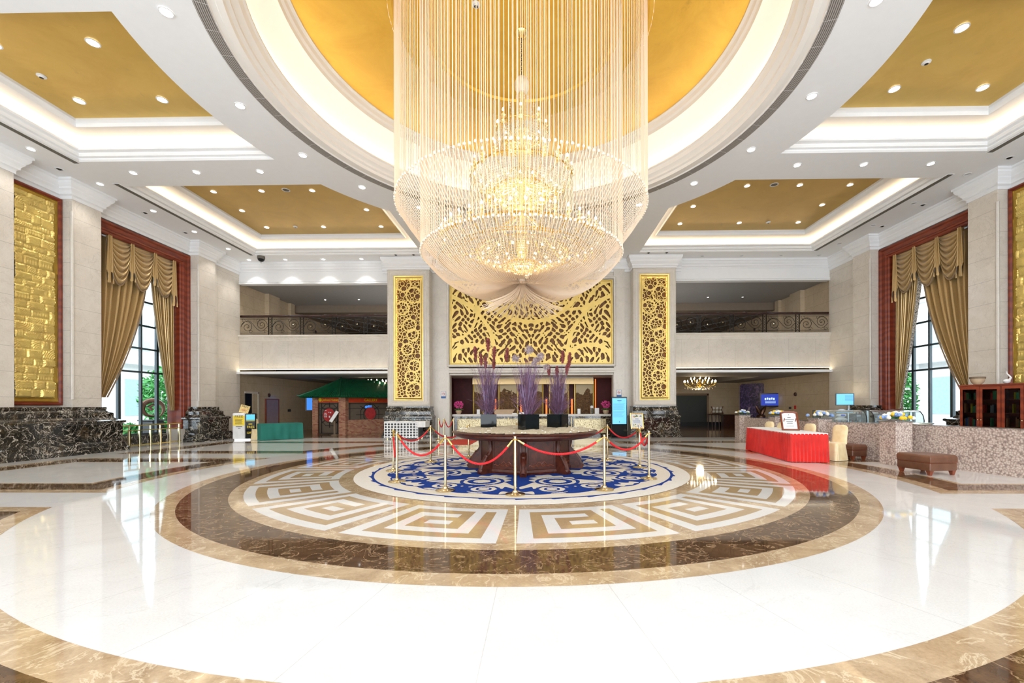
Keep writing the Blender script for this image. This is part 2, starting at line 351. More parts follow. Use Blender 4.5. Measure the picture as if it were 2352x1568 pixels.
def ms_build(name,F,xs,ys,mat,parent,M,thick=0):
    V,Fc=msq(F,xs,ys); me=bpy.data.meshes.new(name)
    me.from_pydata([tuple(M@Vector((p[0],p[1],0))) for p in V],[],Fc); me.materials.append(MT[mat])
    if thick:
        # side walls along the open edges, so the cut-outs have depth
        cnt={}
        for f in Fc:
            for a in range(len(f)):
                e=(f[a],f[(a+1)%len(f)]); k=(min(e),max(e)); cnt.setdefault(k,[]).append(e)
        vs=[tuple(M@Vector((p[0],p[1],0))) for p in V]+[tuple(M@Vector((p[0],p[1],-thick))) for p in V]; n=len(V)
        fs=list(Fc)+[(e[0][1],e[0][0],e[0][0]+n,e[0][1]+n) for e in cnt.values() if len(e)==1]
        bpy.data.meshes.remove(me); me=bpy.data.meshes.new(name); me.from_pydata(vs,[],fs); me.materials.append(MT[mat])
    o=bpy.data.objects.new(name,me); col.objects.link(o)
    if parent: o.parent=parent
    return o

# ------------------------------------------------------------------ floor
YC=-0.4; ZC=8.7
b=MB(); b.add([(-15.8,-14,0),(15.8,-14,0),(15.8,10.1,0),(-15.8,10.1,0)],[(0,1,2,3)])
b.add([(-22,10.1,0),(22,10.1,0),(22,30,0),(-22,30,0)],[(0,1,2,3)],1)
floor=struct(b.build('floor',['floor_white','floor_brown']))
R1=7.75; R2=7.97
def band(fn,flip=False):
    b=MB(); D=[0,.27,.82,.92]; rings=[[((-x if flip else x),y,.001) for x,y in fn(d)] for d in D]
    for k in range(3): b.loft([rings[k],rings[k+1]],[0,1,0][k],False)
    return b.build('marble_border',['floor_tan','floor_dark'],floor)
def side_outline(d):
    r=R1+d; return [(-13.2+d,-2.87+d)]+[(-math.sqrt(r*r-y*y),y) for y in np.linspace(-2.87+d,2.1-d,24)]+[(-13.2+d,2.1-d)]
def far_outline(d):
    r=R1+d; ye=math.sqrt(r*r-(3.6+d)**2)
    if ye>7.98-d: ye=7.98-d; xe=math.sqrt(r*r-ye*ye)
    else: xe=3.6+d
    return [(-13.2+d,3.2+d)]+[(-math.sqrt(r*r-y*y),y) for y in np.linspace(3.2+d,ye,24)]+[(-xe,8.0-d),(-13.2+d,8.0-d)]
def near_outline(d):
    r=R2+d; a=math.asin((3.93+d)/r); return [(-13.2+d,-3.93-d),(-13.2+d,-12.8+d),(13.2-d,-12.8+d),(13.2-d,-3.93-d)]+arc(0,0,r,-a,-PI+a,80)
for fl_ in (False,True): band(side_outline,fl_); band(far_outline,fl_)
band(near_outline)
def annulus(b,r0,r1,z,m,n=160): b.sweep([(r1*math.cos(2*PI*i/n),r1*math.sin(2*PI*i/n)) for i in range(n)],[(0,z),(r1-r0,z)],True,m=m)
b=MB(); annulus(b,6.40,6.67,.001,0); annulus(b,5.765,6.40,.001,1); annulus(b,3.6,5.765,.001,0)
b.build('marble_ring',['floor_tan','floor_dark'],floor)
KEY=["WWWWWWWWWW","WTTTTTTWTW","WTWWWWTWTW","WTWTTTTWTW","WTWTWWTWTW","WTWTTTTWTW","WTWWWWWWTW","WTTTTTTTTW","WWWWWWWWWW"]
b=MB(); r0,r1=4.03,5.56; pitch=2*PI/16
for k in range(16):
    c0=-PI/2+pitch*k+PI/16*1.0+math.radians(.2); half=(pitch-math.radians(2.3))/2
    for j,row in enumerate(KEY):
        ra=r0+(r1-r0)*j/9; rb=r0+(r1-r0)*(j+1)/9; i=0
        while i<10:
            e=i
            while e<10 and row[e]==row[i]: e+=1
            a0=c0-half+2*half*i/10; a1=c0-half+2*half*e/10; n=max(1,int((e-i)*.8)); m=0 if row[i]=='W' else 1
            for q in range(n):
                t0=a0+(a1-a0)*q/n; t1=a0+(a1-a0)*(q+1)/n
                b.add([(ra*math.cos(t0),ra*math.sin(t0),.002),(rb*math.cos(t0),rb*math.sin(t0),.002),(rb*math.cos(t1),rb*math.sin(t1),.002),(ra*math.cos(t1),ra*math.sin(t1),.002)],[(0,1,2,3)],m)
            i=e
b.build('key_inlay',['key_white','key_tan'],floor)

# round rug
rug=thing('round_rug','large round blue and cream scroll-patterned rug under the round rosewood table','rug',(0,0,.002))
b=MB(); b.lathe([(0,0),(3.74,0),(3.76,.006),(3.74,.012),(0,.012)],120); b.build('rug_base','rug_border',rug,True)
xs=np.linspace(-3.52,3.52,300); X,Y=np.meshgrid(xs,xs); Rr=np.hypot(X,Y); Th=np.arctan2(Y,X)
seg=2*PI/8; Tf=np.abs(((Th+PI/2)%seg)-seg/2); U=Rr*np.cos(Tf); W=Rr*np.sin(Tf)
def swirl(U,W):
    f=np.sin(4.6*U+1.7*np.sin(3.1*W+.8*U)+.5)*np.sin(5.4*W+2.1*np.sin(2.3*U+.6))
    g=np.sin(9.5*U+3.2*np.sin(3.7*W)+1.1)*np.sin(8.7*W+2.4*np.sin(4.1*U))
    return f+.75*g
Fl=swirl(U,W)+.03
for r_,w_,d_ in ((1.95,.0,.34),(2.62,.42,.20)):   # oval medallions with a cream ring
    d=np.hypot(U-r_,W-w_); Fl=np.where(d<d_+.10,np.where((d>d_-.05)&(d<d_+.03),-.5,np.where(d<d_*.5,-.5,.5)),Fl)
edge=3.02+.07*np.abs(np.sin(Th*14))
F=np.where(Rr<edge-.04,Fl,edge-Rr)
scal=.035+.06*np.maximum(0,1-((Th*36/PI)%2)*1.1)
F=np.where(Rr>3.12,np.minimum(scal-(Rr-3.38),Rr-3.36)*8,F)
F=np.where((Rr>3.12)&(Rr<3.30),-1,F)
ms_build('rug_pattern',F,xs,xs,'rug_blue',rug,Matrix.Translation((0,0,.0135)))
b=MB(); b.lathe([(0,.0126),(3.37,.0126)],120,caps=False); b.build('rug_field','rug_cream',rug)

# ------------------------------------------------------------------ ceiling with dome and four coffers
RA=7.7
def cof_side(s):
    p=[(-13.1,-2.6)]+[(-math.sqrt(RA*RA-(y-YC)**2),y) for y in np.linspace(-2.6,2.05,20)]+[(-13.1,2.05)]
    f=[.5]+[.03]*19+[1,1]
    return p,f
def cof_far(s):
    y1=YC+math.sqrt(RA*RA-5.1**2)
    p=[(-13.15,3.45)]+[(-math.sqrt(RA*RA-(y-YC)**2),y) for y in np.linspace(3.45,y1,16)]+[(-5.1,9.8),(-13.15,9.8)]
    f=[.5]+[.03]*15+[.63,1,1]
    return p,f
coff=[]
for s in (-1,1):
    for fn,gm in ((cof_side,'gold_side'),(cof_far,'gold_far')):
        p,f=fn(s)
        if s>0: p=[(-x,y) for x,y in p][::-1]; f=(f[:-1])[::-1]+[f[-1]]
        coff.append((p,f,gm,s))
b=MB()
RO=5.98
holes=[p for p,_,_,_ in coff]+[arc(0,YC,RO,0,2*PI,96)[:-1]]
b.polyh([[(-15.2,-14),(15.2,-14),(15.2,11.0),(-15.2,11.0)]]+holes,ZC,flip=True)
ceiling=struct(b.build('ceiling',['plaster']))
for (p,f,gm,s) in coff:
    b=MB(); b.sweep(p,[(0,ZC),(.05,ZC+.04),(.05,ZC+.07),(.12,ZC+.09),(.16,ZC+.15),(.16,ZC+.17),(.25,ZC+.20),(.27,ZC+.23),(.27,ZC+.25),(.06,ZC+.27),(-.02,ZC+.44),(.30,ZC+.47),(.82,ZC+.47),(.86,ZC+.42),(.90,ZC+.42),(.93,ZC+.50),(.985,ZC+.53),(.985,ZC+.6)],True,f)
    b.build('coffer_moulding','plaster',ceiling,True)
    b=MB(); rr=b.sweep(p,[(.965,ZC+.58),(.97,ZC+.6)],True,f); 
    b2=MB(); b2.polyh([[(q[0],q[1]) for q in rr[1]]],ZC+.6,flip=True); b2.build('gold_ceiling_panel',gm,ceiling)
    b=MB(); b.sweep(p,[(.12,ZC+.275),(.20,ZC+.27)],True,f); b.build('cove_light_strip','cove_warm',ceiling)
# dome: grille ring, mouldings, lit cove and the gold disc with two raised rings
b=MB(); b.lathe([(5.98,ZC),(5.96,ZC+.03),(5.86,ZC+.03),(5.84,ZC),(5.72,ZC),(5.70,ZC+.08),(5.63,ZC+.10),(5.63,ZC+.16),(5.52,ZC+.22),(5.48,ZC+.32),(5.44,ZC+.34),(5.44,ZC+.38),(5.62,ZC+.40),(5.66,ZC+.55),(5.55,ZC+.85),(5.35,ZC+1.05),(5.15,ZC+1.17),(5.11,ZC+1.17),(5.09,ZC+1.26),(5.04,ZC+1.30),(5.02,ZC+1.40),(4.96,ZC+1.43),(4.96,ZC+1.47)],128,(0,YC,0),caps=False)
b.build('dome_moulding','plaster_warm',ceiling,True)
b=MB(); b.lathe([(4.97,ZC+1.46),(2.95,ZC+1.44)],128,(0,YC,0),caps=False); 
b.lathe([(2.95,ZC+1.44),(2.93,ZC+1.40),(2.86,ZC+1.39),(2.80,ZC+1.43),(2.32,ZC+1.43),(2.28,ZC+1.39),(2.20,ZC+1.39),(2.16,ZC+1.44),(0.0,ZC+1.44)],96,(0,YC,0),caps=False)
b.build('gold_dome_disc','gold_dome',ceiling,True)
b=MB(); b.lathe([(5.50,ZC+.415),(5.60,ZC+.42)],96,(0,YC,0),caps=False); b.build('cove_light_strip','cove_neutral',ceiling)
b=MB(); b.lathe([(6.22,ZC-.006),(5.98,ZC-.006)],128,(0,YC,0),caps=False,a0=0,a1=2*PI); 
for k in range(64):
    a=2*PI*k/64; b.add([((6.22)*math.cos(a+q),YC+6.22*math.sin(a+q),ZC-.008) for q in (0,.0012)]+[(5.98*math.cos(a+q),YC+5.98*math.sin(a+q),ZC-.008) for q in (.0012,0)],[(0,1,2,3)],1)
vent=b.build('round_air_vent',['grille','lamp_trim']); tag(vent,'narrow grey curved air grille circling the gold dome','air vent')
for s in (-1,1):
    for k,(y0,y1) in enumerate(((3.25,9.75),(-2.4,2.12))):
        t=thing('linear_air_vent','long dark slot vent beside the %s gold coffer on the %s'%(('far','near')[k],'left' if s<0 else 'right'),'air vent',(s*13.24,(y0+y1)/2,ZC))
        L=(y1-y0)/2; b=MB(); b.box(-.08,.08,-L,L,-.006,-.001); b.build('slot','slot_grille',t)
        b=MB(); 
        for x in (-.095,.08): b.box(x,x+.015,-L,L,-.012,0)
        b.box(-.095,.095,-L-.015,-L,-.012,0); b.box(-.095,.095,L,L+.015,-.012,0); b.build('frame','lamp_trim',t)

# ------------------------------------------------------------------ side walls, left built once and mirrored
XP=14.5; XF=14.9; ZS=8.13
BASE=[(.50,0),(.50,.13),(.46,.15),(.46,.30),(.40,.34),(.38,.36),(.38,.93),(.40,.96),(.44,.98),(.44,1.04),(.38,1.07),(.27,1.10),(.22,1.16),(.22,1.30),(.13,1.34),(.08,1.40),(.10,1.43),(.10,1.50),(0,1.50)]
CROWN=[(0,8.13),(.03,8.13),(.03,8.22),(.05,8.24),(.09,8.26),(.09,8.32),(.11,8.36),(.16,8.42),(.16,8.46),(.20,8.50),(.24,8.56),(.24,8.62),(.28,8.64),(.28,8.70)]
def mx(path,s): return path if s<0 else [(-x,y) for x,y in path][::-1]
for s,side in ((-1,'left'),(1,'right')):
    # path runs so that the room is on its left
    W=[(-XP,1.6),(-XP,-14)]
    b=MB()
    b.sweep(mx([(-XF,1.6),(-XP,1.6),(-XP,-14)],s),[(0,0),(0,ZS)],m=0)
    b.sweep(mx([(-XF,4.0),(-XP,4.0),(-XP,3.1),(-XF,3.1)],s),[(0,0),(0,ZS)],m=0)
    b.sweep(mx([(-XF,3.1),(-XF,1.6)],s),[(0,0),(0,ZS)],m=0)
    b.sweep(mx([(-14.68,9.1),(-XP,9.1),(-XP,8.12),(-XF,8.12)],s),[(0,0),(0,ZS)],m=0)
    b.sweep(mx([(-14.9,27),(-14.9,10.95),(-14.68,10.95),(-14.68,9.1)],s),[(0,0),(0,ZS)],m=1)
    # window bay reveal
    b.sweep(mx([(-15.8,8.12),(-XF,8.12)],s),[(0,0),(0,ZS)],m=0); b.sweep(mx([(-XF,4.0),(-15.8,4.0)],s),[(0,0),(0,ZS)],m=0)
    wall=struct(b.build('wall_'+side,['stone_pil','stone_wall']))
    b=MB(); b.sweep(mx([(-15.5,3.98),(-XP,3.98),(-XP,-14)],s),BASE); b.sweep(mx([(-14.68,9.12),(-XP,9.12),(-XP,8.1),(-15.3,8.1)],s),[(d*.9,z) for d,z in BASE])
    b.build('marble_plinth','portoro',wall,True)
    b=MB(); b.sweep(mx([(-14.68,11),(-14.68,9.12)],s),[(.06,0),(.06,.3),(.04,.34),(0,.34)]); b.build('skirting','portoro',wall)
    b=MB(); b.sweep(mx([(-14.68,11.05),(-14.68,9.1),(-XP,9.1),(-XP,8.12),(-XF,8.12),(-XF,4.0),(-XP,4.0),(-XP,3.1),(-XF,3.1),(-XF,1.6),(-XP,1.6),(-XP,-14)],s),CROWN)
    b.build('crown_moulding','plaster',wall,True)
    # half-round bead on the pilaster corners
    b=MB()
    for y in (3.1,8.12): b.cyl((s*XP,y,1.75),(s*XP,y,7.75),.045,n=8)
    b.build('corner_bead','stone_plain',wall,True)
    # gold relief panel in the recess
    g=thing('gold_relief_panel','tall gold relief wall panel of carved waves in a mahogany frame, %s wall'%side,'wall panel',(s*XF,2.35,0))
    Mx=Matrix.Diagonal((-s,1,1,1))
    fr=[(-.74,1.56),(.74,1.56),(.74,8.12),(-.74,8.12)]
    MYZ=Mx@Matrix(((0,0,1,0),(1,0,0,0),(0,1,0,0),(0,0,0,1)))   # (u,v,w)->(w,u,v)
    b=MB(); b.M=MYZ; b.sweep(fr,[(0,0),(0,.10),(.03,.12),(.06,.12),(.08,.09),(.10,.07),(.10,.02)],True); b.build('outer_frame','mahogany',g,True)
    b=MB(); b.M=MYZ; b.sweep(fr,[(.10,.0),(.10,.07),(.12,.08),(.13,.06),(.20,.05),(.21,.07),(.23,.07),(.24,.03)],True); b.build('inner_frame','gold_frame',g,True)
    nu,nv=60,300; us=np.linspace(-.50,.50,nu); vs=np.linspace(1.80,7.88,nv); Uu,Vv=np.meshgrid(us,vs)
    rng=np.random.RandomState(3 if s<0 else 5); H=np.zeros_like(Uu); v=1.80
    while v<7.9:
        h=rng.uniform(.16,.30); u=-.52
        while u<.5:
            w=rng.uniform(.22,.5); m=(Vv>=v)&(Vv<v+h)&(Uu>=u)&(Uu<u+w); 
            ed=np.minimum(np.minimum(Uu-u,u+w-Uu),np.minimum(Vv-v,v+h-Vv)); cu=u+w*rng.uniform(0,1); cv=v+h*rng.choice([0,.0,1]); k=rng.randint(4)
            rr_=np.hypot(Uu-cu,Vv-cv)
            pat=np.abs(np.sin(rr_*rng.uniform(60,90))) if k<3 else np.abs(np.sin((Uu+Vv)*70))*np.abs(np.sin((Uu-Vv)*70))
            H=np.where(m,rng.uniform(0,.05)+.045*pat+.035*np.clip(ed/.04,0,1),H); u+=w
        v+=h
    vs_=[tuple(MYZ@Vector((us[i],vs[j],.03+float(H[j,i])))) for j in range(nv) for i in range(nu)]
    me=bpy.data.meshes.new('carved_relief'); me.from_pydata(vs_,[],[(j*nu+i,j*nu+i+1,(j+1)*nu+i+1,(j+1)*nu+i) for j in range(nv-1) for i in range(nu-1)])
    me.materials.append(MT['gold_panel']); o=bpy.data.objects.new('carved_relief',me); col.objects.link(o); o.parent=g; me.polygons.foreach_set('use_smooth',[True]*len(me.polygons))
    # mahogany window surround
    w=struct(thing('window_1' if s<0 else 'window_2',None,None,(s*XF,6.06,0)))
    yc=6.06
    def sw(b,path,prof): b.sweep(path,prof)
    b=MB(); b.M=MYZ
    o_=[(-2.06,8.12),(-2.06,.55),(-1.35,.55)]
    # opening path (u = y - yc): up the near jamb, across, down the far jamb; profile goes outward
    op=[(1.62,.55),(1.62,7.64),(-1.62,7.64),(-1.62,.55)]
    b.sweep(op,[(0,-.6),(0,-.42),(-.02,-.40),(-.02,-.22),(0,-.20),(0,-.06),(-.03,-.02),(-.08,0),(-.10,.04),(-.16,.04),(-.19,.0),(-.33,.0),(-.37,.05),(-.43,.06),(-.46,.03)],False)
    b.box(2.06,2.08,.55,8.13,-.6,.03); b.box(-2.08,-2.06,.55,8.13,-.6,.03)
    b.build('window_surround','mahogany',w,True)
    b=MB(); b.M=MYZ; b.box(1.56,2.06,0,.56,-.6,.10); b.box(-2.06,-1.56,0,.56,-.6,.10); b.build('surround_plinth','stone_plain',w)
    b=MB(); b.M=MYZ; b.box(-2.06,2.4,0,.38,-.95,-.55); b.build('window_sill','portoro',w)
    b=MB(); b.M=MYZ; fw=.035
    for u in (-.40,.50,1.22,2.0): b.box(u-(.05 if u!=.5 else fw),u+(.05 if u!=.5 else fw),.38,8.4,-.74,-.64)
    for z in (.42,2.9,3.85,4.78,5.75,6.7): b.box(-2.06,2.4,z-.035,z+.035,-.73,-.65)
    b.build('mullions','win_frame',w)
    b=MB(); b.M=MYZ; b.box(-2.06,2.4,.38,8.4,-.695,-.685); b.build('pane','glass',w)
    b=MB(); b.M=MYZ
    b.box(-2.6,-2.06,0,8.7,-.95,-.3); b.box(2.06,2.6,0,8.7,-.95,-.3); b.box(-2.6,2.6,8.13,8.7,-.95,-.3); b.build('bay_casing','stone_plain',w)
    # curtains: two drapes, three swags
    def drape(near):
        cu=thing('curtain','gold satin drape pulled to the %s jamb of the %s window'%('near' if near else 'far',side),'curtain',(s*15.25,yc,0))
        nu,nv=64,40; vs=[]; z0=1.85 if near else 1.35
        for j in range(nv+1):
            t=j/nv; z=7.62-(7.62-z0)*t; q=max(0,(7.3-z)/(7.3-z0))
            if near: u0=-1.56; u1=.40-1.48*(q**1.9)-.20*q
            else: u1=1.58; u0=.52+.95*(q**1.35)
            for i in range(nu+1):
                k=i/nu; u=u0+(u1-u0)*k; amp=.11*(1-.6*q)
                vs.append(tuple(MYZ@Vector((u,z,.02+amp*math.sin(k*2*PI*7.5)+.025*math.sin(k*31+t*3)))))
        bb=MB(); bb.add(vs,[(j*(nu+1)+i,j*(nu+1)+i+1,(j+1)*(nu+1)+i+1,(j+1)*(nu+1)+i) for j in range(nv) for i in range(nu)])
        bb.build('drape','satin',cu,'full')
        bb=MB(); vs=[]
        for j in range(nv+1):
            t=j/nv; z=7.62-(7.62-z0)*t; q=max(0,(7.3-z)/(7.4-z0))
            u1=(.40-1.48*(q**1.9)-.20*q) if near else (.52+.95*(q**1.35)); w_=(.05 if (near or s<0) else .26*(1-.6*q)); sg=1 if near else -1
            for i in range(4): vs.append(tuple(MYZ@Vector((u1+sg*w_*i/3,z,.05+.02*(i%2)))))
        bb.add(vs,[(j*4+i,j*4+i+1,(j+1)*4+i+1,(j+1)*4+i) for j in range(nv) for i in range(3)]); bb.build('drape_border','lace' if (not near and s>0) else 'satin_fringe',cu,True)
    drape(True); drape(False)
    va=thing('curtain_valance','gold satin valance of three swags with fringe across the %s window'%side,'curtain',(s*15.15,yc,0))
    for c,(u0,u1,dp) in enumerate(((-1.36,-.42,1.42),(-.50,.52,1.40),(.46,1.52,1.38))):
        nu,nv=26,70; vs=[]
        for j in range(nv+1):
            t=j/nv
            for i in range(nu+1):
                k=i/nu; hang=(4*k*(1-k))**.75; z=7.68-t*(.16+(dp+.1)*hang)
                # pleats gathered into the corners
                fold=(abs(math.sin(t**.85*PI*8))**.6-.5)*.13*(.25+hang)*(1 if t>.18 else t/.18)
                vs.append(tuple(MYZ@Vector((u0+(u1-u0)*k,z,.10+fold+.05*hang*math.sin(t*PI)))))
        bb=MB(); bb.add(vs,[(j*(nu+1)+i,j*(nu+1)+i+1,(j+1)*(nu+1)+i+1,(j+1)*(nu+1)+i) for j in range(nv) for i in range(nu)]); bb.build('swag','satin',va,'full')
        bb=MB(); pts=[MYZ@Vector((u0+(u1-u0)*i/nu,7.68-(.16+(dp+.1)*(4*i/nu*(1-i/nu))**.75)-.015,.11)) for i in range(nu+1)]; bb.tube(pts,.028,5); bb.build('fringe','satin_fringe',va,True)
    for (u,w_,L) in ((-1.30,.13,1.75),(-.46,.12,1.45),(.49,.12,1.35),(1.38,.14,1.95)):
        nu,nv=14,20; vs=[]
        for j in range(nv+1):
            for i in range(nu+1):
                k=i/nu; t=j/nv; LL=L*(.72+.28*abs(math.sin(k*PI*1.5)))
                vs.append(tuple(MYZ@Vector((u+(k-.5)*2*w_*(.6+.5*t),7.68-LL*t,.19+.04*math.sin(k*2*PI*3)))))
        bb=MB(); bb.add(vs,[(j*(nu+1)+i,j*(nu+1)+i+1,(j+1)*(nu+1)+i+1,(j+1)*(nu+1)+i) for j in range(nv) for i in range(nu)]); bb.build('jabot','satin',va,'full')

# front of the lobby behind the camera: unseen, left open between piers to let sky light in
b=MB()
for x in (-14.5,-9.8,-5,5,9.8,14.5): b.box(x-.45,x+.45,-14.3,-13.9,0,8.7)
b.box(-14.9,14.9,-14.3,-13.9,7.9,8.7)
struct(b.build('wall_front',['stone_pil']))
b=MB()
for s in (-1,1):
    b.box(s*14.9-.05 if s>0 else -14.95,14.95 if s>0 else -14.85,10.95,27,0,0.001)
# back wall beam, balcony fascias, central reception wall
b=MB(); YB=10.9
def slab_rect(b,x0,x1,z0,z1,y,m=0): b.add([(x0,y,z0),(x1,y,z0),(x1,y,z1),(x0,y,z1)],[(0,1,2,3)],m)
b.box(-5.2,-3.62+-.42,10.9,11.25,0,8.7)   # solid strips beside the columns
b=MB()
b.box(-5.2,-4.05,10.9,11.3,0,8.7); b.box(4.05,5.2,10.9,11.3,0,8.7); b.box(-4.05,4.05,10.9,11.3,7.72,8.7); b.box(-4.05,4.05,10.9,11.3,3.05,3.55)
wb=struct(b.build('wall_back',['stone_plain']))
b=MB()
for s in (-1,1):
    x0,x1=sorted((s*4.62,s*4.08)); b.box(x0,x1,10.80,10.92,0,8.3)
b.M=At(0,10.88,0); b.sweep([(-4.10,3.55),(4.10,3.55),(4.10,7.78),(-4.10,7.78)][::-1],[(0,-.02),(0,.10),(.06,.12),(.10,.07),(.16,.07),(.18,-.02)],True)
b.sweep([(-4.10,3.56),(4.10,3.56)],[(0,-.02),(0,.14),(-.08,.14),(-.12,.07),(-.28,.07),(-.32,.12),(-.40,.12),(-.45,-.02)])
b.build('reception_surround','stone_plain',wb,True)
b=MB(); b.sweep([(-4.9,11),(-4.65,11)][::-1],[(0,0),(0,8.13)]); 
b.sweep([(7.4,10.88),(-7.4,10.88)],CROWN); b.build('crown_moulding','plaster',wb,True)

# ------------------------------------------------------------------ the two great columns
def gear_field(w,z0,z1,seed,step=.016):
    rng=np.random.RandomState(seed); xs=np.arange(-w,w+step/2,step); ys=np.arange(z0,z1+step/2,step); X,Y=np.meshgrid(xs,ys)
    solid=np.full(X.shape,-1.0); hole=np.full(X.shape,9.0)
    circ=[]
    big=[(rng.uniform(-.35,.35)*w/.7,z0+.35+(z1-z0-.6)*k/8+rng.uniform(-.1,.1),rng.uniform(.24,.40)) for k in range(9)]
    for cx,cy,r in big: circ.append((cx,cy,r,.036))
    tries=0; n=0
    pts=[]
    while tries<9000:
        tries+=1; r=rng.choice([.07,.085,.10,.12,.14]); cx=rng.uniform(-w,w); cy=rng.uniform(z0,z1)
        ok=all(math.hypot(cx-a,cy-b)>(r+c)*.93 for a,b,c in pts)
        if ok: pts.append((cx,cy,r))
    for cx,cy,r in pts: circ.append((cx,cy,r,.0145))
    for cx,cy,r,t in circ:
        d=np.hypot(X-cx,Y-cy)
        if t>.03: d=d+.012*np.sign(np.sin(np.arctan2(Y-cy,X-cx)*18))
        solid=np.maximum(solid,t-np.abs(d-r))
    edge=.05-np.minimum(np.minimum(X+w,w-X),np.minimum(Y-z0,z1-Y)); solid=np.maximum(solid,edge)
    return solid,xs,ys
GF=gear_field(.63,1.90,7.74,4)
for s,side in ((-1,'left'),(1,'right')):
    xc=s*5.95
    c=thing('stone_column','tall square beige stone column with gold lattice panel, %s of the reception'%side,'column',(xc,11.3,0))
    b=MB(); 
    for (u0,u1) in ((-1.02,-.72),(.72,1.02)): b.box(u0,u1,-1.0,0,0,8.4)
    b.box(-.72,.72,-.80,0,0,8.4); b.box(-.72,.72,-1.0,-.8,0,1.78); b.box(-.72,.72,-1.0,-.8,7.85,8.4)
    b.build('shaft','stone_wall',c)
    pth=[(-1.04,.02),(1.04,.02)][::-1]; path=[(-1.04,.0),(-1.04,-1.02),(1.04,-1.02),(1.04,0)][::-1]
    b=MB(); b.sweep(path,[(d,z) for d,z in [(.20,0),(.20,.12),(.16,.14),(.16,.26),(.12,.3),(.12,.9),(.15,.93),(.15,1.02),(.10,1.06),(.06,1.1),(.06,1.26),(.03,1.3),(.0,1.4),(.03,1.44),(.03,1.5),(-.04,1.5)]]); b.build('marble_base','portoro',c,True)
    b=MB(); b.sweep(path,[(d,z) for d,z in [(-.02,8.13),(.02,8.13),(.02,8.2),(.06,8.23),(.06,8.3),(.12,8.36),(.16,8.42),(.16,8.48),(.22,8.56),(.24,8.62),(.24,8.69)]]); b.build('cornice','plaster',c,True)
    b=MB(); b.M=At(0,-1.0,0); b.sweep([(-.98,1.52),(.98,1.52),(.98,8.10),(-.98,8.10)],[(0,0),(0,.03),(.05,.05),(.09,.03),(.16,.03),(.22,.0),(.26,-.03)],True)
    b.sweep([(-.98,1.53),(.98,1.53)],[(0,0),(0,.08),(.06,.10),(.12,.06),(.2,.02),(.24,-.02)]); b.build('stone_frame','stone_plain',c,True)
    b=MB(); b.M=At(0,-1.0,0); b.sweep([(-.72,1.78),(.72,1.78),(.72,7.85),(-.72,7.85)],[(0,-.2),(0,.0),(.03,.012),(.07,.0),(.09,-.03)],True); b.build('gold_frame','gold_panel',c,True)
    b=MB(); b.M=At(0,-1.0,0); b.box(-.72,.72,1.78,7.85,-.19,-.17); b.build('backboard','gold_back',c)
    b=MB(); b.M=At(0,-1.0,0); b.box(-.63 if s<0 else .60,-.60 if s<0 else .63,1.9,7.75,-.17,-.13); b.box(-.63,.63,7.70,7.76,-.17,-.13); b.build('led_strip','led_yellow',c)
    sol,xs,ys=GF; ms_build('ring_lattice',sol,(xs if s<0 else -xs[::-1]) if s<0 else xs,ys,'gold_screen',c,At(0,-1.03,0),.03)

# central cut-out screen above the reception
g=thing('gold_cutout_screen','wide gold cut-out leaf scroll screen above the reception desk','wall panel',(0,10.86,0))
W_=4.0; st=.034; xs=np.arange(-W_,W_+st/2,st); ys=np.arange(3.60,7.70,st); X,Y=np.meshgrid(xs,ys); A=np.abs(X)
f=np.sin(10.5*A+2.3*np.sin(4.1*Y+1.2)+1.2*np.sin(2.1*A))*np.sin(9.6*Y+2.5*np.sin(4.7*A+.4)+1.1*np.sin(2.3*Y))
g2=np.sin(17*A+2.0*np.sin(7.3*Y))*np.sin(15*Y+2.2*np.sin(6.1*A+2))
fld=.34-np.abs(f)*.9-.18*g2*np.sign(f)*0-.25*g2
def vine(cx,cy,r,w,a=None):
    global fld
    d=np.abs(np.hypot(A-cx,Y-cy)-r); fld=np.maximum(fld,(w-d)*6)
vine(4.9,4.0,3.1,.09); vine(.0,8.4,2.7,.09); vine(2.9,3.1,1.45,.10); vine(2.9,3.1,.45,.08); vine(4.2,6.2,1.5,.07); vine(2.0,9.3,3.0,.07); vine(0,3.0,1.0,.05)
edge=.07-np.minimum(np.minimum(X+W_,W_-X),np.minimum(Y-3.60,7.68-Y)); fld=np.maximum(fld,edge*3)
ms_build('leaf_cutout',fld,xs,ys,'gold_screen',g,At(0,0,0),.04)
b=MB(); b.M=At(0,0,0); b.box(-4.0,4.0,3.58,7.72,-.20,-.18); b.build('backboard','gold_back',g)
b=MB(); b.M=At(0,0,0); b.box(-1.0,1.0,3.62,3.68,-.17,-.13); b.build('led_strip','glow_orange',g)
b=MB(); b.M=At(0,0,0); b.sweep([(-4.04,3.56),(4.04,3.56),(4.04,7.74),(-4.04,7.74)],[(0,-.02),(0,.05),(.03,.06),(.07,.03),(.08,-.02)],True); b.build('frame','gold_panel',g,True)

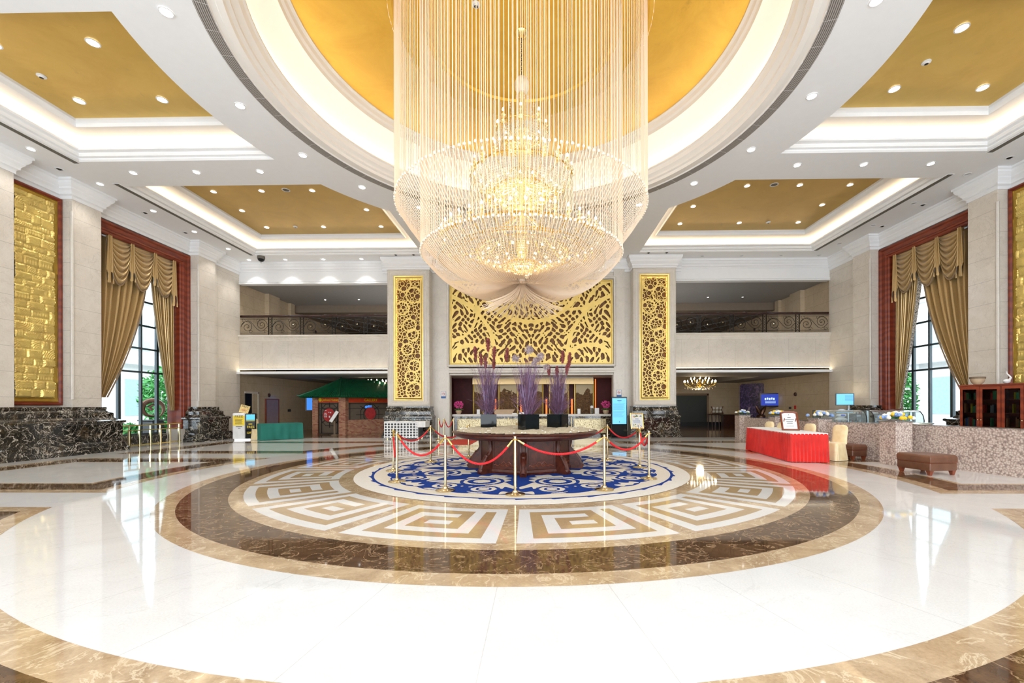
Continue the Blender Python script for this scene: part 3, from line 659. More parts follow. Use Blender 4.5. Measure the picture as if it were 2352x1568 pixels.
# ------------------------------------------------------------------ balconies left and right
for s,side in ((-1,'left'),(1,'right')):
    x0,x1=sorted((s*6.95,s*14.72))
    b=MB(); b.box(x0,x1,10.9,11.2,3.40,4.95,0); b.box(x0,x1,10.85,24,4.95,5.05,0)
    fa=struct(b.build('trim_1' if s<0 else 'trim_2',['stone_fascia']))
    b=MB(); pth=[(x1,10.9),(x0,10.9)]
    b.sweep(pth,[(0,5.09),(.10,5.09),(.12,5.05),(.10,5.01),(.06,4.99),(.06,4.93),(.03,4.90),(.03,4.80),(0,4.78)]); b.build('balcony_cornice','stone_plain',fa,True)
    b=MB(); b.sweep(pth,[(0,3.40),(.02,3.40),(.02,3.38),(0,3.36)]); b.build('cove_edge','plaster',fa)
    b=MB(); b.box(x0,x1,10.72,11.3,3.14,3.22); b.box(x0,x1,10.70,10.74,3.14,3.25); b.build('light_shelf','plaster',fa)
    b=MB(); b.box(x0+.02,x1-.02,10.80,10.87,3.225,3.25); b.build('cove_light_strip','cove_shelf',fa)
    # white beam above
    b=MB(); b.box(x0,x1,10.9,11.2,7.66,8.7)
    bm=struct(b.build('trim_3' if s<0 else 'trim_4',['plaster']))
    b=MB(); b.sweep(pth,[(0,8.27),(.03,8.27),(.03,8.30),(.05,8.34),(.10,8.38),(.10,8.44),(.16,8.50),(.20,8.58),(.24,8.60),(.24,8.70)]); b.sweep(pth,[(0,7.80),(.03,7.80),(.03,7.76),(.0,7.74),(.03,7.72),(.03,7.66),(0,7.66)]); b.build('beam_moulding','plaster',bm,True)
    # railing
    rl=thing('balcony_railing','black wrought iron scroll railing with a dark handrail along the %s balcony'%side,'railing',((x0+x1)/2,11.05,5.09))
    L=(x1-x0)/2; b=MB(); b.tube([(-L,0,1.0),(L,0,1.0)],.045,8); b.box(-L,L,-.03,.03,.93,.97); b.build('handrail','rail_wood',rl,True)
    b=MB()
    for z in (.05,.14,.84,.90): b.box(-L,L,-.010,.010,z-.008,z+.008)
    b.build('rail_bars','iron',rl)
    n=5; pw=1.62; xs0=[s*(-L+0) for _ in range(1)]
    for k in range(n):
        far=s*L; a=far-s*(k*pw); e=far-s*(k*pw+1.42)
        lo,hi=sorted((a,e)); lo=max(lo,-L); hi=min(hi,L)
        if hi-lo<.4: continue
        b=MB(); cx=(lo+hi)/2; w=(hi-lo)/2
        for q,(ox,oz,r) in enumerate(((-w*.52,.45,.30),(w*.52,.56,.27))):
            pts=[(cx+ox+ (r*(1-t/30)**1.1+.02)*math.cos((1 if q else -1)*(t*.42)+ (0 if q else PI)),0,oz+(r*(1-t/30)**1.1+.02)*math.sin((1 if q else -1)*(t*.42)+(0 if q else PI))) for t in range(29)]
            b.tube(pts,.012,5)
        b.tube([(cx-w*.52-.32+.02*t*0+t*(w*1.04+.64)/20,0,.50+.26*math.sin(t/20*2*PI)) for t in range(21)],.011,5)
        for q in range(4):
            ox=-w+.15+q*(2*w-.3)/3; r=.09
            b.tube([(cx+ox+(r*(1-t/16)+.01)*math.cos(t*.5),0,(.2 if q%2 else .76)+(r*(1-t/16)+.01)*math.sin(t*.5)) for t in range(15)],.008,4)
        b.build('scroll_panel','iron',rl,True)
        b=MB()
        for ox in (-w*.52,w*.52): b.ball((cx+ox,-.012,.45 if ox<0 else .56),.035,8)
        b.build('gilt_rosette','brass',rl,True)
        if k<n-0 and (far-s*(k*pw+1.52))*s>-L:
            xp=far-s*(k*pw+1.52); b=MB(); b.box(xp-.10,xp-.075,-.02,.02,0,.95); b.box(xp+.075,xp+.10,-.02,.02,0,.95)
            for j in range(6):
                z=.1+j*.13; b.cyl((xp-.08,0,z),(xp+.08,0,z+.13),.008,n=4); b.cyl((xp+.08,0,z),(xp-.08,0,z+.13),.008,n=4)
            b.build('lattice_post','iron',rl)
    # gallery behind the railing
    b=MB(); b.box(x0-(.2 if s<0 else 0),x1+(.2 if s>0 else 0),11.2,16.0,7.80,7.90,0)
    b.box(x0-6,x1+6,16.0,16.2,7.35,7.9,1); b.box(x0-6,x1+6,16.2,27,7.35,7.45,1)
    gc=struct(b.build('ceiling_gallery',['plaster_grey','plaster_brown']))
    b=MB()
    for k in range(5): b.cyl((s*(8+k*2.2),16.4,7.33),(s*(12+k*2.2),26,7.33),.02,n=4); b.cyl((s*(14+k*1.6-4),16.4,7.33),(s*(9+k*1.6-4),26,7.33),.02,n=4)
    b.build('ceiling_joints','plaster_grey',gc)
    # escalator truss going up behind
    # wall end pilasters in the gallery and lower hall
    b=MB(); xw=s*14.9
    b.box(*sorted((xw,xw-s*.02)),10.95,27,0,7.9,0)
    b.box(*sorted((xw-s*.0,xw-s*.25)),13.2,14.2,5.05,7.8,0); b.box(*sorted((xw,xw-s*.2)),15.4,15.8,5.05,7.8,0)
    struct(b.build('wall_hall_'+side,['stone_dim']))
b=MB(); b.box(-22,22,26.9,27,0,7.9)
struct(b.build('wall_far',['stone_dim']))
# lower hall ceiling and the recess behind the reception
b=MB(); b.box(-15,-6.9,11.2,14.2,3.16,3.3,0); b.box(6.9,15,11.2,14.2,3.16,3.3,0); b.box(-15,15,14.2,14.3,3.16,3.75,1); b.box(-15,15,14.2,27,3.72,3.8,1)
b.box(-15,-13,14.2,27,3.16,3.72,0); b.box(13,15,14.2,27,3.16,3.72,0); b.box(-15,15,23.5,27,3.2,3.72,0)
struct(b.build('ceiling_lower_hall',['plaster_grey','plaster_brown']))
b=MB(); b.box(-4.7,-4.45,11.2,14,0,3.4); b.box(4.45,4.7,11.2,14,0,3.4); b.box(-4.7,4.7,13.9,14.1,0,3.4)
rw=struct(b.build('wall_reception',['wall_red']))
b=MB(); b.box(-4.7,4.7,11.2,14,3.08,3.16); b.box(-3.25,3.35,13.0,13.4,2.86,3.08); b.build('reception_ceiling','plaster_warm',rw)
b=MB(); b.box(-8.2,-6.95,11.2,11.35,0,3.3) if False else None
# ------------------------------------------------------------------ downlights
lens=None
def downlight(x,y,z,label,group,r=.085,lit=True,power=0,spot=1.9):
    t=thing('recessed_downlight',label,'ceiling light',(x,y,z),0,group)
    b=MB(); b.lathe([(r*1.28,-.001),(r*1.28,-.012),(r*1.02,-.016),(r,-.004)],20,caps=False); b.build('trim_ring','lamp_trim',t,True)
    b=MB(); b.lathe([(0,-.003),(r*1.01,-.003)],20,caps=False); b.build('lens','downlight' if lit else 'lamp_off',t)
    if power:
        l=bpy.data.lights.new('downlight_beam','SPOT'); l.energy=power; l.spot_size=spot; l.spot_blend=.6; l.shadow_soft_size=.06; l.color=(1,.97,.93)
        o=bpy.data.objects.new('downlight_beam',l); col.objects.link(o); o.parent=t; o.location=(0,0,-.03)
    return t
def eyeball(x,y,z,label,group):
    t=thing('eyeball_spotlight',label,'ceiling light',(x,y,z),0,group)
    b=MB(); b.lathe([(.11,-.001),(.11,-.012),(.075,-.012),(.07,-.004)],18,caps=False); b.build('trim_ring','lamp_trim',t,True)
    b=MB(); b.lathe([(0,-.03),(.03,-.03),(.055,-.012),(.07,-.004)],14,caps=False); b.build('lamp_barrel','iron',t,True)
def sm(x,y,z,label,cat='smoke detector',name='smoke_detector'):
    t=thing(name,label,cat,(x,y,z)); b=MB(); b.lathe([(.09,0),(.09,-.02),(.05,-.03),(.05,-.05),(.02,-.055),(.0,-.055)],18); b.build('housing','lamp_trim',t,True)
    b=MB(); b.lathe([(.04,-.056),(.02,-.06),(0,-.06)],12); b.build('sensor','black',t)
z=ZC-.001
ringp=[]
for k in range(16):
    a=PI/2+PI/16+k*PI/8-.0
for (x,y) in [(-7.0,-.35+.2),(-6.5,1.9),(-5.55,3.75),(-4.03,5.25),(-2.1,6.1),(2.1,6.1),(4.12,5.25),(5.58,3.75),(6.53,1.9),(6.9,-.2),(-6.5,-2.6),(6.6,-2.6)]:
    d=math.hypot(x,y-YC); x,y=x*6.75/d,YC+(y-YC)*6.75/d
    downlight(x,y,z,'lit recessed downlight in the white ring of ceiling outside the round grey air grille','downlights around the round grille',.095,True,60)
for s,sd in ((-1,'left'),(1,'right')):
    for x in (12.07,10.1,8.13): downlight(s*x,2.65,z,'lit recessed downlight between the two gold coffers on the %s'%sd,'downlights between the %s coffers'%sd,.085,True,60)
    for y in (1.4,3.26,5.15,7.0,8.9): downlight(s*13.75,y,z,'recessed downlight between the long slot vent and the %s wall crown'%sd,'downlights along the %s wall'%sd,.08,s<0,50 if s<0 else 0)
    for x in (13.8,12.0,10.13,8.25): downlight(s*x,10.35,z,('lit downlight washing the white beam over the left balcony' if s<0 else 'unlit downlight in front of the white beam over the right balcony'),'downlights over the %s balcony'%sd,.08,s<0,120 if s<0 else 0,1.5)
    for (x,y) in ((14.1,2.4),(14.2,5.3),(14.2,7.1)): eyeball(s*x,y,z,'small adjustable eyeball spotlight near the %s wall crown moulding'%sd,'eyeball spotlights by the %s wall'%sd)
    for x in (6.4,5.55): eyeball(s*x,9.85,z,'small eyeball spotlight above the gold lattice column %s of the reception'%sd,'eyeball spotlights over the %s column'%sd)
    zg=ZC+.598
    for (x,y) in ((11.39,4.99),(9.62,4.97),(7.78,4.98),(11.4,6.48),(6.43,6.5),(11.43,8.05),(8.94,8.05),(6.44,8.08)): downlight(s*x,y,zg,'lit recessed downlight in the far gold ceiling panel on the %s'%sd,'downlights in the far %s gold panel'%sd,.085,True,25)
    for (x,y) in ((9.14,-1.27),(11.3,.42),(9.16,.42),(11.3,-1.27)): downlight(s*x,y,zg,'lit recessed downlight in the near gold ceiling panel on the %s'%sd,'downlights in the near %s gold panel'%sd,.10,True,25)
    sm(s*10.14,8.0,zg,'small white smoke detector on the far gold ceiling panel, %s'%sd); sm(s*11.3 if s<0 else 9.2,-.4,zg,'small white smoke detector on the near gold ceiling panel, %s'%sd)
    t=thing('round_ceiling_speaker','round white ceiling speaker among the downlights of the far gold panel, %s'%sd,'speaker',(s*8.7,4.92,zg)); b=MB(); b.lathe([(.14,0),(.14,-.012),(.11,-.016),(.11,-.005)],20,caps=False); b.build('rim','lamp_trim',t,True); b=MB(); b.lathe([(0,-.006),(.11,-.006)],20,caps=False); b.build('grille','slot_grille',t)
    for x in (8.2,10.2,12.2): downlight(s*x,14.6,7.80,'tiny dim downlight in the grey ceiling above the %s balcony'%sd,'dim downlights above the %s balcony'%sd,.05,True)
sm(-.95,-1.1,10.13,'small white smoke detector on the gold dome beside the chandelier rod')
t=thing('dome_camera','dark dome security camera hanging from the ceiling before the left balcony','camera',(-12.9,9.9,8.7))
b=MB(); b.lathe([(.0,0),(.16,0),(.17,-.10),(.15,-.14)],20); b.build('housing','slot_grille',t,True); b=MB(); b.lathe([(.15,-.14),(.13,-.20),(.07,-.25),(0,-.26)],20,caps=False); b.build('dome','black_gloss',t,True); b=MB(); b.cyl((0,0,-.25),(0,0,-.33),.012); b.build('antenna','iron',t)

# ------------------------------------------------------------------ great chandelier
CH=thing('crystal_chandelier','huge three-tier lit crystal chandelier hanging from the gold dome','chandelier',(0,YC,0))
b=MB(); b.lathe([(0,10.14),(.14,10.14),(.15,10.10),(.12,10.05),(.06,10.02),(.05,9.96),(0,9.95)],24); b.build('canopy','brass_bright',CH,True)
b=MB()
z=9.95; k=0
while z>9.12:
    pts=[(.018*math.cos(a)*(1 if k%2 else 0),.018*math.cos(a)*(0 if k%2 else 1),z-.035+.035*math.sin(a)) for a in [2*PI*i/8 for i in range(8)]]
    b.tube(pts,.006,4,closed=True); z-=.052; k+=1
b.build('chain','iron',CH)
b=MB(); b.lathe([(0,9.12),(.05,9.11),(.13,9.04),(.17,8.94),(.16,8.82),(.10,8.72),(.05,8.70),(0,8.69)],24); b.build('glass_finial','bead_string',CH,True)
b=MB(); b.lathe([(.07,8.72),(.09,8.6),(.075,8.3),(.085,8.0),(.16,7.85),(.10,7.6),(.10,7.0),(.16,6.8),(.10,6.5),(.10,5.6),(.18,5.4),(.12,5.0),(.0,4.6)],20); b.build('stem','crystal_gold',CH,True)
lampme={}
def candle(x,y,z,sc_=1.0,parent=CH):
    if 'c' not in lampme:
        b=MB(); b.lathe([(0,-.16),(.05,-.15),(.07,-.12),(.05,-.09),(.025,-.07),(.025,-.02),(.06,.0),(.062,.012),(.02,.02),(.017,.10),(.0,.10)],10,m=0)
        b.lathe([(.012,.10),(.024,.125),(.020,.155),(.0,.19)],8,m=1); o=b.build('candle_lamp',['crystal_gold','bulb'],parent,True); lampme['c']=o.data; o.location=(x,y,z); o.scale=(sc_,)*3; return
    o=bpy.data.objects.new('candle_lamp',lampme['c']); col.objects.link(o); o.parent=parent; o.location=(x,y,z); o.scale=(sc_,)*3
def arms(n,r0,r1,z0,z1,ph=0):
    b=MB()
    for k in range(n):
        a=2*PI*(k+ph)/n; c,s=math.cos(a),math.sin(a); pts=[]
        for i in range(9):
            t=i/8; r=r0+(r1-r0)*t; pts.append((r*c,r*s,z0+(z1-z0)*t-.16*math.sin(PI*t)))
        b.tube(pts,.014,5)
    b.build('curved_arms','crystal_gold',CH,True)
    for k in range(n):
        a=2*PI*(k+ph)/n; candle(r1*math.cos(a),r1*math.sin(a),z1+.14)
def fringe(name,rings,gap=.052,mat='crystal'):
    b=MB()
    for (r,z,L) in rings:
        n=int(2*PI*r/gap)
        for k in range(n):
            a=2*PI*k/n; x,y=r*math.cos(a),r*math.sin(a); m=max(2,int(L/.055))
            for i in range(m): b.gem((x+.004*math.sin(k*7+i),y,z-L*(i+.5)/m),.013,.05)
    o=b.build(name,mat,CH); o['kind']='stuff'; return o
arms(8,.1,.56,7.55,7.80); arms(20,.15,1.14,6.55,6.70,.5); arms(40,1.3,1.84,5.05,5.12,.5)
for k in range(20): a=2*PI*k/20; candle(.82*math.cos(a),.82*math.sin(a),6.35,.8)
for n,r,zz in ((8,.40,4.72),):
    for k in range(n): a=2*PI*k/n; candle(r*math.cos(a),r*math.sin(a),zz,.7)
def bowl(name,r,z,h,rib=28,rings=7,w=.010):
    b=MB(); P=lambda t,a:(r*math.cos(t*PI/2)**.8*math.cos(a),r*math.cos(t*PI/2)**.8*math.sin(a),z-h*math.sin(t*PI/2))
    for k in range(rib):
        a=2*PI*k/rib
        b.tube([P(t/8*.94,a) for t in range(9)],w*.6,4)
    for j in range(rings):
        t=j/rings*.94; n=max(10,int(2*PI*r*math.cos(t*PI/2)/.045))
        for k in range(n): b.gem(P(t,2*PI*k/n),.014,.034)
        rr=r*math.cos(t*PI/2)**.8; b.tube([(rr*math.cos(2*PI*i/40),rr*math.sin(2*PI*i/40),z-h*math.sin(t*PI/2)) for i in range(40)],w*.5,4,closed=True)
    b.build(name,'crystal_gold' ,CH)
bowl('beaded_bowl',.43,7.62,.22,20,6); bowl('beaded_bowl',.64,6.40,.28,32,9); bowl('beaded_bowl',1.05,5.02,.36,56,14); bowl('beaded_bowl',.44,4.72,.26,28,8)
b=MB()
for (r,z,q) in ((1.86,5.14,.022),(1.55,4.98,.022),(1.16,6.72,.018),(.66,6.42,.016),(.58,7.82,.014),(1.06,5.04,.018),(.45,4.73,.014),(1.3,5.05,.016)): b.tube([(r*math.cos(2*PI*i/64),r*math.sin(2*PI*i/64),z) for i in range(64)],q,6,closed=True)
for k in range(24):
    a=2*PI*k/24; b.tube([(1.06*math.cos(a),1.06*math.sin(a),5.04),(1.3*math.cos(a),1.3*math.sin(a),5.0),(1.55*math.cos(a),1.55*math.sin(a),4.98),(1.86*math.cos(a),1.86*math.sin(a),5.14)],.012,4)
for k in range(12):
    a=2*PI*k/12; b.tube([(.1*math.cos(a),.1*math.sin(a),5.9),(.6*math.cos(a),.6*math.sin(a),5.5),(1.06*math.cos(a),1.06*math.sin(a),5.04)],.012,4); b.tube([(.1*math.cos(a),.1*math.sin(a),7.0),(.4*math.cos(a),.4*math.sin(a),6.8),(.66*math.cos(a),.66*math.sin(a),6.42)],.010,4)
b.build('gilt_frame_rings','brass_bright',CH,True)
fringe('crystal_fringe',[(.60,7.72,.34),(.50,7.74,.24),(.30,7.9,.2)]); fringe('crystal_fringe',[(1.18,6.62,.55),(1.05,6.66,.40),(.85,6.62,.30)]); fringe('crystal_fringe',[(1.90,5.08,.34),(1.74,4.98,.26),(1.58,4.94,.20),(1.40,4.96,.18),(1.22,5.0,.16)])
fringe('crystal_fringe',[(.28,8.5,.10),(.30,8.2,.14)],.09)
b=MB()
for k in range(60): a=2*PI*k/60; b.ball((1.88*math.cos(a),1.88*math.sin(a),5.28),.028,8)
for k in range(36): a=2*PI*k/36; b.ball((1.17*math.cos(a),1.17*math.sin(a),6.84),.022,8)
o=b.build('crystal_balls','crystal',CH,True); o['kind']='stuff'
b=MB()
for n,r,zz in ((18,.92,4.93),(12,.62,4.83),(6,.30,4.62),(10,.50,6.26)):
    for k in range(n): a=2*PI*k/n; b.ball((r*math.cos(a),r*math.sin(a),zz),.030,8)
b.build('bowl_bulbs','bulb_small',CH,True)
for (z,e) in ((7.3,20),(6.1,55),(5.35,90),(4.5,50)):
    l=bpy.data.lights.new('chandelier_glow','POINT'); l.energy=e*1.0; l.shadow_soft_size=.22; l.color=(1,.80,.52); o=bpy.data.objects.new('chandelier_glow',l); col.objects.link(o); o.parent=CH; o.location=(.0,.0,z) if z!=5.35 else (0,0,5.5)

# bead-string curtain around it
CU=thing('bead_curtain','tall double cylinder of cream bead strings gathered in swags below the chandelier','bead curtain',(0,YC,0))
def strings(R,zt,zb,n,r,ph,kx,kz,sag,name):
    b=MB()
    for k in range(n):
        a=2*PI*(k+ph)/n+random.uniform(-.004,.004); c,s=math.cos(a),math.sin(a)
        pts=[(R*c,R*s,zt),(R*c,R*s,(zt+zb)/2),(R*c,R*s,zb)]; N=12
        for i in range(1,N+1):
            t=i/N; rr=R+(kx-R)*t; z=zb+(kz-zb)*t-sag*4*t*(1-t)*(1-.35*t)
            pts.append((rr*c,rr*s,z))
        b.tube(pts,[r]*3+[r*.8]*N,3,caps=False)
    o=b.build(name,'bead_string',CU); o['kind']='stuff'; return o
strings(2.80,10.08,5.92,230,.0075,0,.06,4.42,.75,'outer_strings')
strings(2.27,10.08,4.90,190,.0068,.5,.05,4.36,.60,'inner_strings')
b=MB()
for k in range(120):
    a=2*PI*k/120; c,s=math.cos(a),math.sin(a); L=random.uniform(.62,.74); R=random.uniform(.65,.95)
    b.tube([(.05*c+R*(t/8)**1.5*c*1.0,.05*s+R*(t/8)**1.5*s,4.40-L*(t/8)**.8) for t in range(9)],.006,3,caps=False)
o=b.build('tassel_skirt','bead_string',CU); o['kind']='stuff'
b=MB(); b.lathe([(0,4.5),(.07,4.48),(.09,4.42),(.06,4.36),(0,4.34)],14); b.build('gather_knot','bead',CU,True)
for (R,z,n) in ((2.80,5.92,170),(2.27,4.90,150)):
    b=MB()
    for k in range(n): a=2*PI*k/n; b.ball((R*math.cos(a),R*math.sin(a),z+.01*math.sin(k*2.4)),.026,8,sz=1.2)
    o=b.build('bead_ring','bead',CU,True); o['kind']='stuff'

# ------------------------------------------------------------------ round rosewood table and its planting
tb=thing('round_table','large round carved rosewood table topped with cream sand and three plants','table',(.05,0,.014))
b=MB(); b.lathe([(0,.76),(1.52,.76),(1.58,.78),(1.60,.80),(1.66,.81),(1.68,.83),(1.68,.86),(1.72,.875),(1.735,.90),(1.71,.915),(0,.915)],96); b.build('table_top','rosewood',tb,True)
b=MB(); b.lathe([(1.0,.02),(1.02,.0),(1.10,.0),(1.12,.05),(1.10,.10),(1.05,.13)],8,caps=False); b.lathe([(.98,.0),(.98,.78)],16,caps=False)
b.build('pedestal_drum','rosewood',tb)
for k in range(8):
    a=2*PI*k/8+PI/8*0; b=MB(); b.M=Matrix.Rotation(a,4,'Z')
    prof=[(.85,.0),(1.36,.0),(1.38,.05),(1.34,.08),(1.30,.20),(1.20,.34),(1.10,.44),(1.06,.52),(1.08,.70),(1.10,.76),(.85,.76)]
    b.loft([[(r,-.07,z) for r,z in prof],[(r,.07,z) for r,z in prof]]); b.tube([(r+.005,0,z) for r,z in prof[2:10]],.045,8); b.ball((1.33,0,.07),.07,10); b.ball((1.17,0,.38),.055,10)
    b.build('scroll_leg','rosewood',tb,True)
for k in range(8):
    a=2*PI*(k+.5)/8; b=MB(); b.M=Matrix.Rotation(a,4,'Z'); b.box(.93,1.0,-.36,.36,.10,.74)
    for q in (-.30,.30): b.cyl((1.005,q,.2),(1.005,q,.7),.006,n=4)
    b.tube([(1.01,-.3+.6*i/24,.19+.018*math.sin(i*1.3)) for i in range(25)],.008,4,m=1); b.tube([(1.01,-.12+.24*i/16,.22+.05*abs(math.sin(i/16*PI*2))) for i in range(17)],.006,4,m=1)
    b.build('carved_panel',['rosewood','wood_red'],tb)
n=70; xs=np.linspace(-1.66,1.66,n); X,Y=np.meshgrid(xs,xs); R=np.hypot(X,Y)
H=.03+.022*np.sin(9*X+3*np.sin(5*Y))*np.sin(11*Y+2)+np.random.uniform(-.012,.012,X.shape); H=np.where(R>1.5,H*(1-(R-1.5)/.16*.9),H); H=np.maximum(H,.002)
idx={}; vs=[];fs=[]
for j in range(n):
    for i in range(n):
        if R[j,i]<1.66: idx[(j,i)]=len(vs); vs.append((xs[i],xs[j],.915+float(H[j,i])))
for j in range(n-1):
    for i in range(n-1):
        q=[(j,i),(j,i+1),(j+1,i+1),(j+1,i)]
        if all(p in idx for p in q): fs.append(tuple(idx[p] for p in q))
b=MB(); b.add(vs,fs); sd=b.build('sand_bed','sand'); sd.location=(.05,0,.014); tag(sd,'rippled cream sand bed covering the round rosewood table','sand',None,'stuff')
b=MB()
for k in range(130):
    a=random.uniform(0,2*PI); r=random.uniform(.9,1.6); b.ball((.05+r*math.cos(a),r*math.sin(a),.955),random.uniform(.012,.03),6,sz=.6)
tag(b.build('white_pebbles','pebble'),'white pebbles scattered over the sand on the round table','pebbles',None,'stuff')
def plant(x,y,w,h,rz,kind,label_v,label_p,H):
    v=thing('glass_vase',label_v,'vase',(x,y,.955),rz)
    b=MB(); t_=.012
    b.box(-w/2,w/2,-w/2,-w/2+t_,0,h); b.box(-w/2,w/2,w/2-t_,w/2,0,h); b.box(-w/2,-w/2+t_,-w/2+t_,w/2-t_,0,h); b.box(w/2-t_,w/2,-w/2+t_,w/2-t_,0,h); b.box(-w/2+t_,w/2-t_,-w/2+t_,w/2-t_,0,h*.9)
    b.build('vase_body','black_gloss',v)
    p=thing('ornamental_grass',label_p,'plant',(x,y,.955+h*.9))
    rng=random.Random(int(x*100)+5)
    def blades(nm,n,L0,L1,sp,mat,r):
        b=MB()
        for k in range(n):
            a=rng.uniform(0,2*PI); L=rng.uniform(L0,L1); s_=rng.uniform(.1,1)*sp; bend=rng.uniform(.6,1.8); x0=rng.uniform(-.08,.08); y0=rng.uniform(-.08,.08)
            pts=[]
            for i in range(7):
                t=i/6; pts.append((x0+s_*math.cos(a)*t**bend*L,y0+s_*math.sin(a)*t**bend*L,L*t*(1-.10*s_*t*t*3)))
            b.tube(pts,[r*(1-.75*i/6) for i in range(7)],3,caps=False)
        o=b.build(nm,mat,p); o['kind']='stuff'
    blades('base_blades',260,.25,.60,.95,'grass_purple',.007); blades('green_shoots',40,.10,.22,.7,'grass_green',.008)
    blades('tall_blades',190,H*.4,H*.88,.32,'grass_purple',.0075); blades('lilac_blades',90,H*.3,H*.75,.26,'grass_lilac',.008)
    return p,rng
def plumes(p,rng,lst,x,y,mat,rnd):
    for (dx,z,L,r) in lst:
        b=MB(); b.tube([(0,0,0),(dx*.3,0,z*.5),(dx*.9,0,z)],.005,4); top=Vector((dx*.9,0,z)); d=Vector((dx*.25,0,1)).normalized()
        if rnd:
            for k in range(150):
                u=Vector((rng.gauss(0,1),rng.gauss(0,1),rng.gauss(0,1))).normalized(); b.cyl(top,top+u*r*rng.uniform(.85,1.05),.003,.005,n=3,m=1)
            b.ball(tuple(top),r*.5,8,m=1)
        else:
            for k in range(230):
                t=rng.random(); c=top+d*(t-.3)*L; rr=r*math.sin(PI*min(1,t*.9+.08))**.6; a=rng.uniform(0,2*PI); u=Vector((math.cos(a),math.sin(a),.55)); b.cyl(c,c+u*rr,.005,.003,n=3,m=1)
            b.tube([tuple(top+d*(t-.3)*L) for t in (0,.5,1)],r*.45,6,m=1)
        b.build('flower_head',['grass_purple',mat],p)
p,rg=plant(-.92,.70,.40,.34,.16,'plume','black glass cube vase with the tallest red plumes, left end of the sand','tall purple grass with dark red plumes in the left black vase',1.75)
plumes(p,rg,[(-.36,1.55,.32,.065),(-.20,1.38,.30,.06),(.0,1.75,.34,.07),(-.08,1.30,.3,.06),(.17,1.55,.32,.07),(.16,1.28,.28,.055),(.52,1.50,.34,.065)],0,0,'plume_red',False)
p,rg=plant(.14,-.42,.36,.36,.55,'ball','black glass cube vase nearest the table edge, in the middle','purple grass with round grey puff flowers in the middle black vase',1.65)
plumes(p,rg,[(-.32,1.32,.2,.10),(.02,1.52,.2,.11),(.32,1.36,.2,.10),(.20,1.28,.2,.08),(.46,1.12,.2,.08),(.14,1.20,.2,.07)],0,0,'plume_grey',True)
p,rg=plant(.86,.60,.40,.34,-.5,'plume','black glass cube vase toward the right side of the sand bed','shorter purple grass with red plumes in the right black vase',1.5)
plumes(p,rg,[(-.25,1.10,.28,.06),(-.02,1.06,.28,.055),(.14,1.42,.32,.065),(.32,1.32,.40,.065),(.26,1.12,.28,.055)],0,0,'plume_red',False)

# ------------------------------------------------------------------ stanchions and ropes
def stanchion_mesh(parent,h=.98,r=.024,br=.17):
    b=MB(); b.lathe([(0,.0),(br,.0),(br,.012),(br*.9,.022),(br*.45,.034),(.05,.045),(.04,.07),(r,.075)],28); b.build('base','brass',parent,True)
    b=MB(); b.lathe([(r,.05),(r,h-.06),(r*1.2,h-.055),(r*1.25,h-.04),(r,h-.035),(r,h-.02),(r*1.3,h-.015),(r*1.3,h-.003),(0,h)],18); b.build('post','brass',parent,True)
    b=MB(); b.tube([(.04*math.cos(2*PI*i/16),.04*math.sin(2*PI*i/16),h-.06) for i in range(16)],.007,6,closed=True); b.build('hook_ring','brass_bright',parent,True)
ST=[(-.02,-3.06),(-1.27,-2.74),(1.54,-2.64),(-2.42,-1.87),(2.62,-1.50),(-2.98,-.45),(2.80,.05),(-2.5,1.05),(2.25,1.45),(-1.66,2.1),(-.3,2.9),(1.2,2.65)]
names=['nearest the camera, dead centre of the ring','left of the front one on the blue rug','right of the front one on the blue rug','third to the left on the rug rim, before its twin','at the right rim of the rug, nearest side','at the far left rim, half hidden behind its neighbour','at the right rim just behind its neighbour','on the left rear of the rug','on the right rear of the rug','behind the left end of the round table','hidden behind the round table, rear','hidden behind the round table, rear right']
proto=None
for i,((x,y),nm) in enumerate(zip(ST,names)):
    if i==0:
        proto=thing('brass_stanchion','','stanchion',(x,y,.016)); stanchion_mesh(proto); o=proto
    else: o=copy_tree(proto)
    o.location=(x,y,.016); o['label']='brass rope stanchion '+nm; o['group']='stanchions around the round table'
def rope(p,q,sag,label,z=.93,r=.019,grp='red ropes around the round table'):
    t=thing('barrier_rope',label,'rope',((p[0]+q[0])/2,(p[1]+q[1])/2,z),0,grp)
    c=Vector(((p[0]+q[0])/2,(p[1]+q[1])/2,0)); P=Vector((p[0],p[1],0))-c; Q=Vector((q[0],q[1],0))-c; d=(Q-P).normalized(); P=P+d*.045; Q=Q-d*.045
    N=56; base=[]
    for i in range(N+1):
        k=i/N; base.append(P.lerp(Q,k)+Vector((0,0,-sag*4*k*(1-k))))
    a=int(N*.08); e=N-a; b=MB(); b.tube(base[a:e+1],r*.8,8)
    for ph in (0,2*PI/3,4*PI/3):
        pts=[]
        for i in range((e-a)*3+1):
            k=a+i/3; i0=min(int(k),N-1); pt=base[i0].lerp(base[i0+1],k-i0); tn=(base[i0+1]-base[i0]).normalized(); u=Vector((0,0,1)).cross(tn).normalized(); w=tn.cross(u); an=i*.55+ph
            pts.append(pt+.5*r*(math.cos(an)*u+math.sin(an)*w))
        b.tube(pts,r*.62,5)
    b.build('twisted_cord','red_velvet',t,True)
    b=MB()
    for seg in (base[:a+1],base[e:][::-1]): b.tube(seg,[r*.55]+[r*.9]*(len(seg)-2)+[r*1.1],8)
    b.build('end_hooks','brass_bright',t,True)
